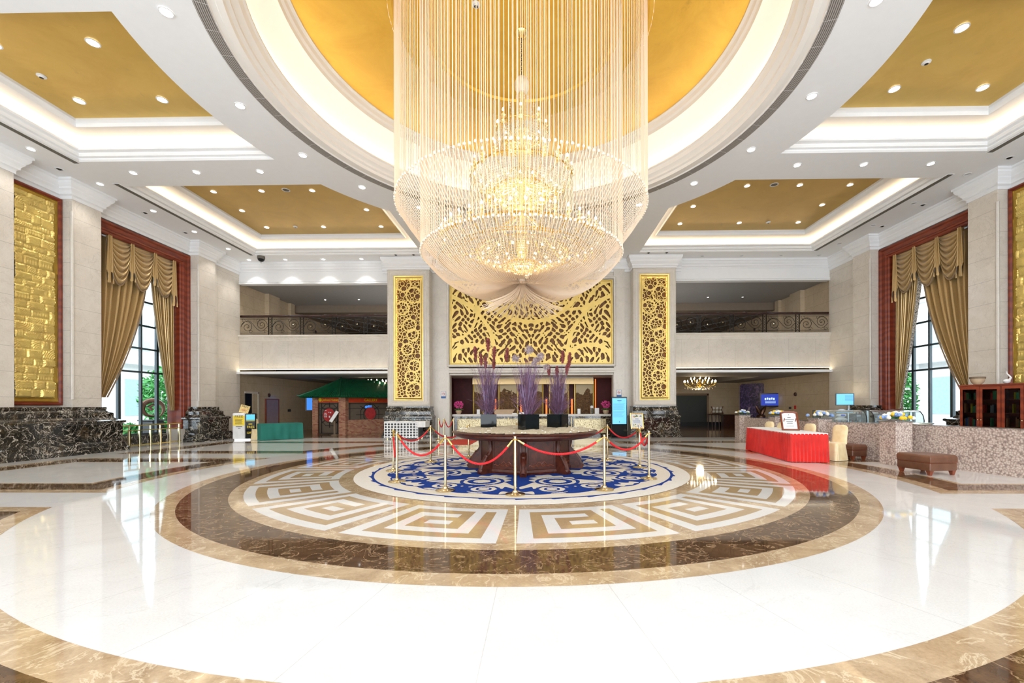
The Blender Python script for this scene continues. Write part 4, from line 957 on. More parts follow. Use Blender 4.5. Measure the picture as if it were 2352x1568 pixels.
for a_,b_,sg,lb in ((0,1,.42,'red twisted rope sagging between the front stanchion and its left neighbour'),(0,2,.26,'red twisted rope between the front stanchion and its right neighbour'),(1,3,.34,'red rope between the two left front stanchions'),(2,4,.26,'red rope between the two right front stanchions'),(5,7,.28,'red rope at the far left of the ring'),(7,9,.30,'red rope running behind the left side toward the table'),(4,6,.3,'short red rope between the twin posts at the right rim'),(6,8,.24,'red rope across the right rear of the ring'),(8,11,.28,'red rope running behind the right end of the table'),(3,5,.5,'short red rope between the twin posts at the left rim')):
    rope(ST[a_],ST[b_],sg,lb)
# three posts near the reception
BP=[(-4.1,8.7),(-3.75,8.2),(-3.45,8.75)]
for i,(x,y) in enumerate(BP):
    o=copy_tree(proto); o.location=(x,y,0); o['label']='slim brass stanchion by the reception, %s'%['left of the group of three beside the pilaster','front one of the three beside the pilaster','right of the three beside the pilaster'][i]; o['group']='stanchions by the reception'
rope(BP[0],BP[1],.34,'small red rope loop, left of two by the reception pilaster',.93,.02,'ropes by the reception'); rope(BP[1],BP[2],.34,'small red rope loop, right of two by the reception pilaster',.93,.02,'ropes by the reception')
for i,x in enumerate((-1.05,.35,1.9)):
    o=copy_tree(proto); o.location=(x,9.6,0); o['label']='brass stanchion before the reception counter, seen behind the %s vase'%['left','middle','right'][i]; o['group']='stanchions by the counter'
rc=MB(); rc.cbox(-3.45,-2.3,6.3,9.0,0.001,.014,.004); tag(rc.build('red_carpet','red_carpet'),'small red carpet on the marble left of the reception','carpet')
# ------------------------------------------------------------------ reception
cn=thing('reception_counter','long reception counter with a white top and gold scroll panels in dark marble','counter',(0,11.6,0))
b=MB(); b.cbox(-4.03,4.03,-.32,.32,.98,1.10,.015); b.build('counter_top','counter_top',cn,True)
b=MB(); b.box(-4.0,4.0,-.22,.25,0,.98); b.build('marble_front','portoro',cn)
for k in range(4):
    x=-2.95+k*1.97; b=MB(); b.M=At(x,-.225,0); b.sweep([(-.82,.12),(.82,.12),(.82,.86),(-.82,.86)],[(0,0),(0,.03),(.03,.035),(.05,.0)],True); b.box(-.78,.78,.16,.82,-.005,.012); b.build('gold_panel','counter_gold',cn)
for k,(x,st) in enumerate(((-2.76,'first from the left, jagged dark peaks'),(-1.33,'second from left, tall dark pinnacles, cream sky'),(.08,'middle one, mostly behind the centre grass'),(1.5,'fourth, a pale slope behind the right grass'),(2.90,'rightmost, broad hill and small temple'))):
    t=thing('landscape_mural','gold-framed reception landscape, '+st,'picture',(x,13.45,0),0)
    b=MB(); b.M=At(0,0,0); b.box(-.47,.47,1.0,2.86,-.05,.0); b.build('painting','mural',t)
    b=MB(); b.M=At(0,0,0); b.sweep([(-.55,.95),(.55,.95),(.55,2.88),(-.55,2.88)],[(0,-.05),(0,.05),(.03,.06),(.07,.03),(.08,0)],True); b.build('gold_frame','gold_leaf',t)
b=MB()
for x in (-2.05,-.62,.80,2.22): b.box(x-.05,x+.05,13.5,13.52,1,1.9)
o=struct(b.build('trim_5','glow_orange'))  # no lamp here: emission paints the orange glow low on the red strips
b=MB(); b.box(3.50,3.55,13.45,13.5,.9,3.0); struct(b.build('trim_6','glow_orange'))
b=MB(); b.box(-3.25,3.35,12.95,12.99,2.7,3.02); o=b.build('pleated_valance','satin'); tag(o,'pale pleated valance strip above the murals','valance')
def ballflower(b,c,r,n,m,rr,rng,sz=.8):
    for k in range(n):
        u=Vector((rng.gauss(0,1),rng.gauss(0,1),rng.gauss(0,1))).normalized()*r*rng.uniform(.7,1); b.ball((c[0]+u.x,c[1]+u.y,c[2]+u.z*sz),rr*rng.uniform(.7,1.2),6,m=m)
rng=random.Random(9)
for x,sd in ((-3.75,'left'),(3.80,'right')):
    t=thing('orchid_pot','bright pink orchid cluster in a cream pot on the %s end of the reception counter'%sd,'flowers',(x,11.55,1.10))
    b=MB(); b.lathe([(0,0),(.09,0),(.15,.08),(.16,.16),(.14,.2),(0,.19)],16); b.build('pot','pot',t,True)
    b=MB(); ballflower(b,(0,0,.48),.24,110,0,.032,rng); b.build('blossoms','pink',t)
    b=MB()
    for k in range(8): a=k*.8; b.tube([(0,0,.16),(.1*math.cos(a),.1*math.sin(a),.26),(.26*math.cos(a),.26*math.sin(a),.22)],[.012,.03,.004],5)
    for k in range(3): b.tube([(0,0,.16),(.03*k-.03,0,.35),(.12*(k-1),0,.5)],.008,4)
    b.build('leaves','leafgreen',t)
def item(name,label,cat,x,y,z,f,mat,part,rz=0,group=None):
    t=thing(name,label,cat,(x,y,z),rz,group); b=MB(); f(b); b.build(part,mat,t); return t
def cardstand(x,w,h,label,mat='white_plastic'):
    t=thing('card_holder',label,'card holder',(x,11.45,1.10)); b=MB(); b.cbox(-w/2,w/2,-.03,.05,0,.015,.005); b.build('foot','white_plastic',t)
    b=MB(); b.box(-w/2,w/2,0,.012,.015,h); b.build('card',mat,t)
cardstand(-2.72,.16,.24,'white card in a stand on the counter beside the left vase'); cardstand(2.42,.15,.26,'white card in a stand on the counter right of the right vase'); cardstand(3.33,.22,.30,'white framed card beside the right pink orchid'); cardstand(-2.42,.14,.18,'small yellow card on the counter behind the left grass','yellow')
t=thing('sanitizer_bottle','clear patterned bottle with a pale cap beside the right pink orchid','bottle',(3.08,11.5,1.10)); b=MB(); b.lathe([(0,0),(.09,0),(.095,.02),(.095,.26),(.05,.30),(.0,.30)],14); b.build('bottle_body','case_glass',t,True); b=MB(); b.lathe([(0,.30),(.08,.30),(.08,.40),(.03,.43),(0,.43)],12); b.build('cap','white_plastic',t,True)
t=thing('paper_stack','white papers and a low cream tray on the middle of the counter','papers',(-.65,11.5,1.10)); b=MB(); b.box(-.75,-.1,-.1,.15,0,.05); b.M=Matrix.Rotation(.2,4,'Z'); b.box(.0,.35,-.12,.1,0,.07); b.box(.1,.5,-.1,.14,.07,.10); b.build('sheets','paper',t)
b=MB(); b.loft([[( -1.2,-.1,0),(-.35,-.1,0),(-.35,.1,0),(-1.2,.1,0)],[(-1.35,-.14,.24),(-.2,-.14,.24),(-.2,.14,.24),(-1.35,.14,.24)]]); b.build('cream_tray','pot',t)
# no smoking plates on the pilasters
for x,z,sd in ((-4.35,2.07,'left'),(4.33,2.12,'right')):
    t=thing('no_smoking_sign','small white and blue no smoking plate on the pilaster %s of the reception'%sd,'sign',(x,10.78,z))
    b=MB(); b.M=At(0,0,0); b.box(-.12,.12,-.17,.17,0,.012); b.build('plate','white_plastic',t)
    b=MB(); b.M=At(0,-.014,0); b.sweep([(-.12,-.17),(.12,-.17),(.12,.17),(-.12,.17)],[(0,0),(.012,0)],True); b.box(-.11,.11,-.16,-.07,0,.001); b.build('blue_border','ink_blue',t)
    b=MB(); b.M=At(0,-.015,.05); b.tube([(.07*math.cos(2*PI*i/20),.07*math.sin(2*PI*i/20),0) for i in range(20)],.007,4,closed=True); b.cyl((-.05,.05,0),(.05,-.05,0),.006,n=4); b.build('red_ring','red_velvet',t)
    b=MB(); b.M=At(0,-.015,.05); b.box(-.05,.04,-.01,.006,0,.002); b.box(.035,.05,-.01,.02,0,.002); b.build('cigarette','ink',t)
# digital kiosk and menu stand
t=thing('digital_kiosk','tall black digital kiosk with a glowing blue text screen beside the right column','screen',(4.12,9.66,0),math.radians(4))
b=MB(); b.cbox(-.37,.37,-.04,.06,.03,1.93,.02); b.build('housing','black_gloss',t,True); b=MB(); b.cbox(-.42,.42,-.18,.2,0,.04,.015); b.build('foot_plate','black',t)
b=MB(); b.M=At(0,-.043,0); b.box(-.33,.33,.66,1.86,0,.002); b.build('screen','screen_blue',t)
for k,(w,z,h) in enumerate([(.20,1.74,.03),(.1,1.68,.012)]+[(random.uniform(.45,.56),1.60-i*.028,.006) for i in range(11)]+[(random.uniform(.4,.56),1.24-i*.028,.005) for i in range(10)]):
    b=MB(); b.M=At(-.02 if k>1 else 0,-.046,0); x0=-.27 if k>1 else -w/2; b.box(x0,x0+w,z,z+h,0,.001); b.build('text_line','ink_blue',t)
b=MB(); b.M=At(0,-.046,0); b.add([(-.03,.74,0),(.03,.74,0),(0,.80,0)],[(0,1,2)]); b.build('emblem','ink_blue',t)
t=thing('menu_stand','gold-framed poster stand of food pictures in front of the right column base','sign',(4.80,8.95,0),math.radians(6))
b=MB(); b.cyl((-.04,0,0.02),(-.04,0,.5),.012); b.cyl((.05,0,0.02),(.05,0,.5),.012); b.build('poles','brass',t); b=MB(); b.cbox(-.2,.2,-.12,.12,0,.025,.008); b.build('base','brass',t)
b=MB(); b.M=Matrix.Translation((0,0,.47))@Matrix.Rotation(math.radians(-10),4,'X')@FRONT; fr=[(-.30,0),(.30,0),(.30,.72),(-.30,.72)]
b.sweep(fr,[(0,-.01),(0,.025),(.02,.03),(.04,.025),(.045,0)],True); b.build('gold_frame','brass_bright',t)
b=MB(); b.M=Matrix.Translation((0,0,.47))@Matrix.Rotation(math.radians(-10),4,'X')@FRONT; b.box(-.27,.27,.03,.69,-.01,.006); b.build('poster','paper',t)
b=MB(); b.M=Matrix.Translation((0,-.008,.47))@Matrix.Rotation(math.radians(-10),4,'X')@FRONT
rg2=random.Random(4)
for k in range(40):
    u=rg2.uniform(-.2,.2); v=rg2.choice([rg2.uniform(.52,.62),rg2.uniform(.07,.2)]); b.box(u,u+.04,v,v+.03,0,.001,rg2.randrange(4))
for k in range(7): b.box(-.15+rg2.uniform(-.05,.0),.15,.26+k*.022,.267+k*.022,0,.001,3)
b.box(-.08,.08,.44,.46,0,.001,3); b.build('poster_print',['yellow','red_velvet','leafgreen','ink_blue'],t)

# ------------------------------------------------------------------ far hall things, right
t=thing('hall_doorway','dark open doorway in the far hall wall beyond the right column','door',(12.6,20.9,0)); 
b=MB(); b.box(-3.0,.0,0.0,.02,0,2.25); b.build('opening_shade','doorway_shade',t); b=MB(); b.sweep([(-3.1,-.02),(-3.1,0)],[(0,0),(0,1)]) ; b.box(0,.14,-.03,.03,0,2.4); b.box(-3.0,.14,-.03,.03,2.25,2.4); b.build('door_frame','terracotta',t)  # flat dark sheet paints the shade inside the open doorway
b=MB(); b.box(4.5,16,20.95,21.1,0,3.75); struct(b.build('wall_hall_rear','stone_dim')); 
b=MB(); b.box(9.6,16,20.85,20.95,0,.32); struct(b.build('baseboard_rear','black'))
b=MB(); b.box(15.0-.9,15.0,20.7,20.9,.3,3.3); o=b.build('glass_partition','plaster_grey'); 
bpy.data.objects.remove(o)
t=thing('console_table','dark console table with two openwork stools against the far hall wall on the right','table',(13.5,20.3,0))
b=MB(); b.cbox(-.1,1.0,-.3,.25,.80,.88,.02); b.box(-.05,.95,-.25,.2,0,.80); b.build('cabinet','wood_dark',t)
for k,x in enumerate((-.9,-.4)):
    b=MB(); b.cyl((x-.15,0,0),(x-.1,0,.85),.035); b.cyl((x+.15,0,0),(x+.1,0,.85),.035); b.cbox(x-.2,x+.2,-.15,.15,.85,.92,.02); b.build('tall_stool','wood_dark',t)
t=thing('flower_vase','dark openwork vase holding white flowers on the far console','vase',(13.05,20.2,.93)); b=MB()
for k in range(3):
    for j in range(2): b.ball((-.25+k*.25,0,.15+j*.24),.10,10)
b.build('white_blooms','white_flower',t); b=MB(); b.tube([(-.42,0,.0),(-.30,0,.30),(-.42,0,.52)],.04,6); b.tube([(.42,0,.0),(.30,0,.30),(.42,0,.52)],.04,6); b.box(-.42,.42,-.05,.05,0,.04); b.build('vase_body','bronze',t)
def small_chandelier(x,y,z,r,label):
    t=thing('hall_chandelier',label,'chandelier',(x,y,z))
    b=MB(); b.cyl((0,0,.1),(0,0,3.7-z),.012); b.lathe([(0,3.70-z),(.10,3.70-z),(.09,3.66-z),(0,3.64-z)],14); b.build('rod','brass',t)
    b=MB(); b.lathe([(0,-.25),(.05,-.22),(.08,-.1),(.03,0),(.07,.1),(.03,.2),(.05,.32),(0,.36)],12)
    for n,rr,zz in ((18,r,.05),(10,r*.6,.22)):
        for k in range(n):
            a=2*PI*k/n; c,s=math.cos(a),math.sin(a); b.tube([(rr*u*c,rr*u*s,zz-.22*math.sin(PI*u)*1.0+.0) for u in (.05,.3,.6,.85,1)],.012,4); b.lathe([(.012,-.03),(.05,.0),(.02,.02),(.018,.10)],8,(rr*c,rr*s,zz))
    b.build('gilt_arms','brass_bright',t,True)
    b=MB()
    for n,rr,zz in ((18,r,.05),(10,r*.6,.22)):
        for k in range(n): a=2*PI*k/n; b.lathe([(.015,.10),(.03,.14),(.02,.19),(0,.22)],8,(rr*math.cos(a),rr*math.sin(a),zz))
    b.build('candle_bulbs','bulb',t,True)
    b=MB()
    for k in range(90): a=random.uniform(0,2*PI); q=random.uniform(.2,1.0)*r; b.gem((q*math.cos(a),q*math.sin(a),-.12-.10*random.random()-.1*(1-q/r)),.02,.08)
    o=b.build('crystal_drops','crystal',t); o['kind']='stuff'
    l=bpy.data.lights.new('glow','POINT'); l.energy=70; l.shadow_soft_size=.2; l.color=(1,.8,.5); o=bpy.data.objects.new('glow',l); col.objects.link(o); o.parent=t; o.location=(0,0,-.35)
small_chandelier(9.95,15.2,2.75,.88,'small gilt chandelier with candle bulbs in the hall beyond the right column')
small_chandelier(-9.35,15.2,2.68,.88,'small gilt chandelier with candle bulbs above the green-roofed kiosk')
# wall side things, right hall
def wallpanel(name,label,cat,s,y0,y1,z0,z1,mat,frame=None,part='panel',th=.05):
    t=thing(name,label,cat,(s*14.86,(y0+y1)/2,(z0+z1)/2)); w=(y1-y0)/2; h=(z1-z0)/2
    b=MB(); x0,x1=sorted((0,-s*th)); b.box(x0,x1,-w,w,-h,h); b.build(part,mat,t)
    if frame: 
        b=MB(); x0,x1=sorted((0,-s*(th+.02))); 
        for q in (-1,1): b.box(x0,x1,*sorted((q*w,q*(w+.05))),-h-.05,h+.05); b.box(x0,x1,-w,w,*sorted((q*h,q*(h+.05))))
        b.build('frame',frame,t)
    return t
t=thing('photo_board','large dark purple cave picture board leaning against the right hall wall','poster',(14.45,18.0,0),math.radians(-50))
b=MB(); rr=.2; pts=[(-.8+rr-rr*math.cos(q),2.95-rr+rr*math.sin(q)) for q in np.linspace(0,PI/2,6)]+[(.8-rr+rr*math.sin(q),2.95-rr+rr*math.cos(q)) for q in np.linspace(0,PI/2,6)]+[(.8,.02),(-.8,.02)]
b.M=FRONT; b.loft([[(u,v,0) for u,v in pts][::-1],[(u,v,.06) for u,v in pts][::-1]]); b.build('picture','poster_purple',t)
b=MB(); b.M=FRONT; 
for u0,v0,u1,v1 in ((-.55,.5,-.1,1.4),(-.45,.7,.1,.95),(-.35,.45,.05,.75)): b.add([(u0,v0,.065),(u0+.12,v0,.065),(u1,v1,.065),(u1-.12,v1,.065)],[(0,1,2,3)])
b.build('pale_steps','mauve_panel',t)
t=thing('wall_television','blue-lit television on the right hall wall beside the purple picture','television',(14.6,16.1,1.85),math.radians(-48))
b=MB(); b.M=FRONT; b.box(-.62,.62,-.42,.42,-.05,.02); b.build('housing','black',t); b=MB(); b.M=FRONT; b.box(-.55,.55,-.35,.36,.02,.024); b.build('screen','screen_deep',t)
b=MB(); b.M=Matrix.Translation((0,-.03,0))@FRONT
for k in range(5): b.box(-.32+k*.12,-.24+k*.12,.0+.02*(k%2),.12+.02*(k%2),0,.001)
for k in range(3): b.box(-.3,.3,-.08-k*.06,-.065-k*.06,0,.001)
b.build('screen_text','screen_text',t); b=MB(); b.cyl((0,.05,0),(.25,.28,0),.03); b.build('wall_arm','black',t)
t=thing('bronze_sculpture','dark bronze leaf-shaped sculpture below the hall television','sculpture',(13.6,15.3,0)); b=MB(); b.lathe([(0,0),(.25,0),(.25,.9),(.2,.95),(0,.95)],14)
for q in (-1,1): b.tube([(0,0,.9),(q*.12,0,1.2),(q*.3,0,1.5)],[.05,.14,.03],8)
b.build('sculpture_body','bronze',t,True)
t=thing('menu_screen','bright blue menu screen on a steel pole behind the cafe counter','screen',(12.62,7.0,-.12),math.radians(-22))
b=MB(); b.M=At(0,0,1.86); b.box(-.31,.31,-.24,.24,-.03,.02); b.build('housing','black',t); b=MB(); b.M=At(0,0,1.86); b.box(-.28,.28,-.21,.22,.02,.024); b.build('screen','screen_blue',t); 
b=MB(); b.cyl((.12,.04,0),(.12,.04,1.7),.04); b.lathe([(0,0),(.25,0),(.25,.02),(.05,.04)],16,(.12,.04,0)); b.build('pole','steel',t,True)
b=MB(); b.M=At(0,-.03,1.86)
for k in range(6): b.box(-.0,.3,.15-k*.04,.158-k*.04,0,.001)
b.build('screen_text','screen_deep',t)
t=thing('service_robot','small white robot with a round blue eye beside the menu screen','robot',(12.35,6.8,.90),0); b=MB(); b.lathe([(0,0),(.20,.0),(.22,.08),(.15,.16),(.10,.2),(0,.2)],18); b.build('robot_body','white_plastic',t,True)
b=MB(); b.ball((0,0,.33),.17,16,sz=.8); b.build('head','white_plastic',t,True); b=MB(); b.ball((-.02,-.12,.33),.09,12,sz=.7); b.build('eye','screen_deep',t,True)
for k,(x,y,rz) in enumerate(((10.6,4.45,-.3),(11.95,3.9,-.3))):
    t=thing('glass_display_case','curved glass refrigerated display case, %s'%('left of the two behind the partition' if k==0 else 'right of the two behind the partition'),'display case',(x,y,0),rz)
    b=MB(); b.cbox(-.65,.65,-.4,.4,0,.85,.02); b.build('cabinet','steel',t); b=MB(); prof=[(-.4,.85),(-.42,1.02),(-.36,1.18),(-.2,1.30),(.1,1.34),(.38,1.34),(.38,.85)]
    b.loft([[(-.65,y_,z_) for y_,z_ in prof],[(.65,y_,z_) for y_,z_ in prof]]); b.build('curved_glass','case_glass',t,True)
    b=MB()
    for xx in (-.65,.65): b.tube([(xx,y_,z_) for y_,z_ in prof],.014,5,closed=True)
    b.build('dark_edges','black',t); b=MB()
    rg3=random.Random(k)
    for j in range(16): xx=-.58+j*.075; b.lathe([(0,0),(.028,0),(.028,.1),(.012,.13),(0,.13)],8,(xx,-.1+.08*(j%2),.86),m=rg3.randrange(4))
    o=b.build('drinks','white_plastic',t,True); o.data.materials.clear(); [o.data.materials.append(MT[m]) for m in ('red_velvet','white_flower','blue_flower','yellow_flower')]; o.data.polygons.foreach_set('material_index',b.mi)

# cafe partition, mosaic pillars and flower boxes
PT=[(9.25,8.35),(9.3,5.8),(9.22,3.25),(9.98,1.2),(10.42,-1.6)]
lb=['between the two far flower pillars','between the second and third flower pillars','behind the yellow chairs','behind the brown leather ottoman']
for k in range(4):
    a=Vector((*PT[k],0)); c=Vector((*PT[k+1],0)); d=(c-a); L=d.length; t=thing('mosaic_partition','low beige mosaic partition wall, stretch '+lb[k],'partition',tuple(a),math.atan2(d.y,d.x))
    b=MB(); b.box(0,L,-.08,.08,0,1.0); b.build('panel','mosaic',t); b=MB(); b.box(0,L,-.09,.09,1.0,1.015); b.build('capping','steel',t)
fl=['farthest, white and pale blue, in line behind the red table','second from the back, yellow on top with white','third, above the right end of the red table','nearest, blue, white and yellow in front of the window']
for k,(x,y,w,sc_) in enumerate(((9.2,8.35,.46,.8),(9.3,5.8,.46,.9),(9.18,3.25,.46,1.05),(9.42,.72,.46,1.05))):
    t=thing('mosaic_pillar','square mosaic pillar carrying the flowers '+fl[k],'pillar',(x,y,0),[0,0,.1,.12][k]); b=MB(); b.cbox(-w/2,w/2,-w/2,w/2,0,1.08,.01); b.build('pillar_body','mosaic',t); b=MB(); b.cbox(-w/2-.01,w/2+.01,-w/2-.01,w/2+.01,1.08,1.11,.005); b.build('cap','steel',t)
    t=thing('flower_arrangement','low mound of artificial roses, '+fl[k],'flowers',(x,y,1.11)); rng=random.Random(k+40)
    for nm,mt,n in (('white_roses','white_flower',26),('yellow_roses','yellow_flower',[0,14,9,14][k] or 3),('blue_roses','blue_flower',16),('leaves','leafgreen',14)):
        b=MB()
        for q in range(n):
            a=rng.uniform(0,2*PI); r_=rng.uniform(0,.30)*sc_; zz=.06+.13*(1-(r_/.33)**2)*rng.uniform(.6,1.1)
            c=(r_*math.cos(a)*1.15,r_*math.sin(a),zz)
            if nm=='leaves': b.tube([(0,0,.05),(c[0]*.6,c[1]*.6,.08),(c[0]*1.2,c[1]*1.2,.05)],[.01,.025,.004],4)
            else:
                b.ball(c,.048*sc_,8)
                for w_ in range(5): aa=w_*1.256; b.ball((c[0]+.025*math.cos(aa),c[1]+.025*math.sin(aa),c[2]-.01),.028,6)
        b.build(nm,mt,t,True)
# red table
c0=Vector((7.03,1.15,0)); c1=Vector((7.98,1.02,0)); c3=Vector((6.70,4.45,0)); ux=(c1-c0).normalized(); uy=Vector((-ux.y,ux.x,0)); Wd=.92; Ln=3.3
t=thing('banquet_table','long banquet table with a pleated red skirt and white top beside the mosaic partition','table',tuple(c0),math.atan2(ux.y,ux.x))
b=MB(); b.cbox(0,Wd,0,Ln,.73,.775,.01); b.build('table_top','white_cloth',t)
b=MB(); per=[]; 
def edge(p,q,n):
    for i in range(n): yield (p[0]+(q[0]-p[0])*i/n,p[1]+(q[1]-p[1])*i/n)
loop=list(edge((0,0),(Wd,0),60))+list(edge((Wd,0),(Wd,Ln),200))+list(edge((Wd,Ln),(0,Ln),60))+list(edge((0,Ln),(0,0),200)); N=len(loop); rings=[]
for (z_,am,ex) in ((.76,.006,.004),(.70,.010,.006),(.45,.016,.012),(.2,.022,.018),(.012,.028,.024)):
    r=[]
    for i,(x,y) in enumerate(loop):
        nx=(x-Wd/2); ny=(y-Ln/2); 
        if i<60: nr=(0,-1)
        elif i<260: nr=(1,0)
        elif i<320: nr=(0,1)
        else: nr=(-1,0)
        dd=ex+am*math.sin(i*2*PI/(N/86)); r.append((x+nr[0]*dd,y+nr[1]*dd,z_))
    rings.append(r)
b.loft(rings,caps=False); b.build('pleated_skirt','red_cloth',t,True)
t=thing('framed_notice','tilted notice in a curved brown wooden frame standing on the red-skirted table','sign',(7.72,2.30,.775),math.radians(-14))
T2=Matrix.Rotation(math.radians(-24),4,'X')@FRONT
b=MB(); b.M=T2; b.sweep([(-.23,.0),(.23,.0),(.23,.56),(.12,.60),(-.12,.60),(-.23,.56)],[(0,-.02),(0,.03),(.02,.04),(.04,.03),(.05,.0)],True); b.box(-.20,.20,.03,.57,-.03,-.01); b.build('wooden_frame','wood_red',t)
b=MB(); b.M=T2; b.box(-.19,.19,.04,.55,-.01,.004); b.build('notice_sheet','paper',t)
b=MB(); b.M=T2; 
for k,(w,v) in enumerate(((.02,.48),(.09,.40),(.24,.33),(.17,.27),(.15,.22),(.20,.15),(.20,.13))): b.box(-w/2,w/2,v,v+(.018 if k<5 else .005),.004,.006)
b.build('notice_text','ink',t)
b=MB(); b.cyl((-.15,.05,.35),(-.15,.30,.0),.012); b.cyl((.15,.05,.35),(.15,.30,.0),.012); b.build('easel_legs','wood_red',t)
# chair covers
def chair(x,y,rz,label):
    t=thing('banquet_chair',label,'chair',(x,y,0),rz,'covered chairs at the red table')
    # local: sitter faces -y, back at +y
    b=MB(); N=40
    def ring(w,d0,d1,z,am=0):
        out=[]
        for i in range(N):
            a=2*PI*i/N; c,s_=math.cos(a),math.sin(a); e=.35; px=w*math.copysign(abs(c)**e,c); py=(d0+d1)/2+(d1-d0)/2*math.copysign(abs(s_)**e,s_); k=1+am*math.sin(i*2*PI/N*9); out.append((px*k,py*k,z))
        return out
    b.loft([ring(.25,-.27,.25,.01,.05),ring(.235,-.25,.235,.15,.04),ring(.215,-.23,.22,.35,.02),ring(.21,-.22,.21,.45),ring(.20,-.21,.20,.475),ring(.17,-.17,.17,.485)]); b.build('seat_skirt','cream_satin',t,True)
    b=MB(); rings=[]
    for z_,w in ((.44,.205),(.55,.20),(.65,.195),(.75,.20),(.84,.205),(.90,.19),(.945,.15),(.965,.09)):
        lean=(z_-.44)*.16; rings.append([(w*math.copysign(abs(math.cos(a))**.5,math.cos(a)),.19+lean+.038*math.sin(a)-.02*(math.cos(a)**2)*-1,z_) for a in [2*PI*i/24 for i in range(24)]])
    b.loft(rings); b.build('backrest_cover','cream_satin',t,True)
    b=MB(); b.tube([(-.2,.15,.50),(-.1,-.20,.30),(.0,-.26,.1)],.012,4); b.build('skirt_fold','cream_satin',t,True)
    return t
c=chair(8.50,1.62,math.radians(-115+90-40),'cream satin covered chair fully visible at the right end of the red table')
chair(8.15,2.45,math.radians(-75),'cream covered chair behind the table, first one left of the fully visible chair')
chair(7.88,3.45,math.radians(-80),'cream covered chair behind the red table, in front of its overlapping neighbour')
chair(7.92,4.25,math.radians(-78),'cream covered chair behind the red table, mostly hidden behind the one overlapping it')
# leather stools
def stool(x,y,rz,w,l,h,label):
    t=thing('leather_ottoman',label,'stool',(x,y,0),rz); b=MB(); b.cbox(0,w,0,l,.10,.27,.015); b.build('lower_box','leather',t,True)
    b=MB(); b.loft([[(.0,.0,.27),(w,.0,.27),(w,l,.27),(0,l,.27)],[(-.006,-.006,.285),(w+.006,-.006,.285),(w+.006,l+.006,.285),(-.006,l+.006,.285)],[(-.006,-.006,h-.05),(w+.006,-.006,h-.05),(w+.006,l+.006,h-.05),(-.006,l+.006,h-.05)],[(.02,.02,h-.01),(w-.02,.02,h-.01),(w-.02,l-.02,h-.01),(.02,l-.02,h-.01)],[(.08,.08,h),(w-.08,.08,h),(w-.08,l-.08,h),(.08,l-.08,h)]]); b.build('cushion','leather',t,True,bevel=.012)
    b=MB(); b.tube([(0,0,.272),(w,0,.272),(w,l,.272),(0,l,.272)],.005,5,closed=True)
    b.build('piping','wood_red',t)
    for (u,v) in ((.06,.06),(w-.06,.06),(.06,l-.06),(w-.06,l-.06)):
        b=MB(); b.loft([[(u-.025,v-.025,0),(u+.025,v-.025,0),(u+.025,v+.025,0),(u-.025,v+.025,0)],[(u-.045,v-.045,.10),(u+.045,v-.045,.10),(u+.045,v+.045,.10),(u-.045,v+.045,.10)]]); b.build('leg','wood_red',t)
stool(8.67,-1.06,math.radians(9),.68,.72,.44,'large square brown leather ottoman on short wooden legs before the mosaic partition')
stool(9.0,1.62,math.radians(8),.45,.6,.42,'small brown leather stool half hidden behind the cream covered chair')
# bookcases in the cafe
def bookcase(x,y,rz,label,seed):
    t=thing('glass_bookcase',label,'bookcase',(x,y,0),rz); Wb,Hb,D=.86,2.05,.36; b=MB()
    b.box(0,.04,0,D,0,Hb); b.box(Wb-.04,Wb,0,D,0,Hb); b.box(.04,Wb-.04,D-.02,D,.0,Hb); b.box(.04,Wb-.04,0,D,0,.08); b.box(.04,Wb-.04,0.0,D,Hb-.04,Hb); b.box(-.02,Wb+.02,-.03,D,Hb,Hb+.04)
    b.build('carcass','mahogany',t)
    for z_ in (.5,.9,1.28,1.66): b=MB(); b.box(.04,Wb-.04,.03,D-.02,z_-.015,z_); b.build('shelf','mahogany',t)
    for k in range(2):
        x0=.01+k*(Wb-.02)/2; x1=x0+(Wb-.02)/2-.006; b=MB(); b.box(x0,x0+.06,-.025,0,.08,Hb-.02); b.box(x1-.06,x1,-.025,0,.08,Hb-.02); b.box(x0+.06,x1-.06,-.025,0,.08,.16); b.box(x0+.06,x1-.06,-.025,0,Hb-.10,Hb-.02)
        d=b.build('door','mahogany',t); b=MB(); b.box(x0+.06,x1-.06,-.014,-.010,.16,Hb-.10); b.build('door_glass','glass',d); b=MB(); b.ball((x1-.03 if k==0 else x0+.03,-.035,1.08),.018,10); b.build('knob','brass',d,True)
    R_=random.Random(seed); M_=Matrix.Translation((x,y,0))@Matrix.Rotation(rz,4,'Z')
    bt=None
    for si,z_ in enumerate((.5,.9,1.28,1.66)):
        xx=.07
        while xx<Wb-.12:
            if R_.random()<.25: xx+=R_.uniform(.04,.16); continue
            w=R_.uniform(.02,.045); h=R_.uniform(.18,.27); ci=R_.randrange(7); b=MB(); b.M=M_; b.box(xx,xx+w,.06,.22,z_,z_+h); o=b.build('book','book_%d'%ci)
            cn_=['grey-white','dark red','yellow','navy blue','brown','white','green'][ci]; tag(o,'%s book on the %s shelf of the %s'%(cn_,('lowest','second','third','top')[si],label.split(',')[0]),'book','books in the glass bookcases'); xx+=w+.002
bookcase(12.78,2.52,math.atan2(-1.31,.62),'mahogany glass-doored bookcase nearer the window, left of two',3); bookcase(13.15,1.74,math.atan2(-1.31,.62),'mahogany glass-doored bookcase at the photo edge, right of two',8)
t=thing('ceramic_bowl','cream ceramic bowl with a brown rim on the left bookcase','bowl',(13.05,2.28,2.09)); b=MB(); b.lathe([(0,0),(.08,0),(.09,.02),(.12,.05),(.15,.12),(.155,.17)],24,caps=False); b.build('bowl_body','pot',t,True); b=MB(); b.lathe([(.155,.17),(.17,.17),(.175,.22),(.155,.225),(.145,.20)],24,caps=False); b.build('rim','trunk',t,True)
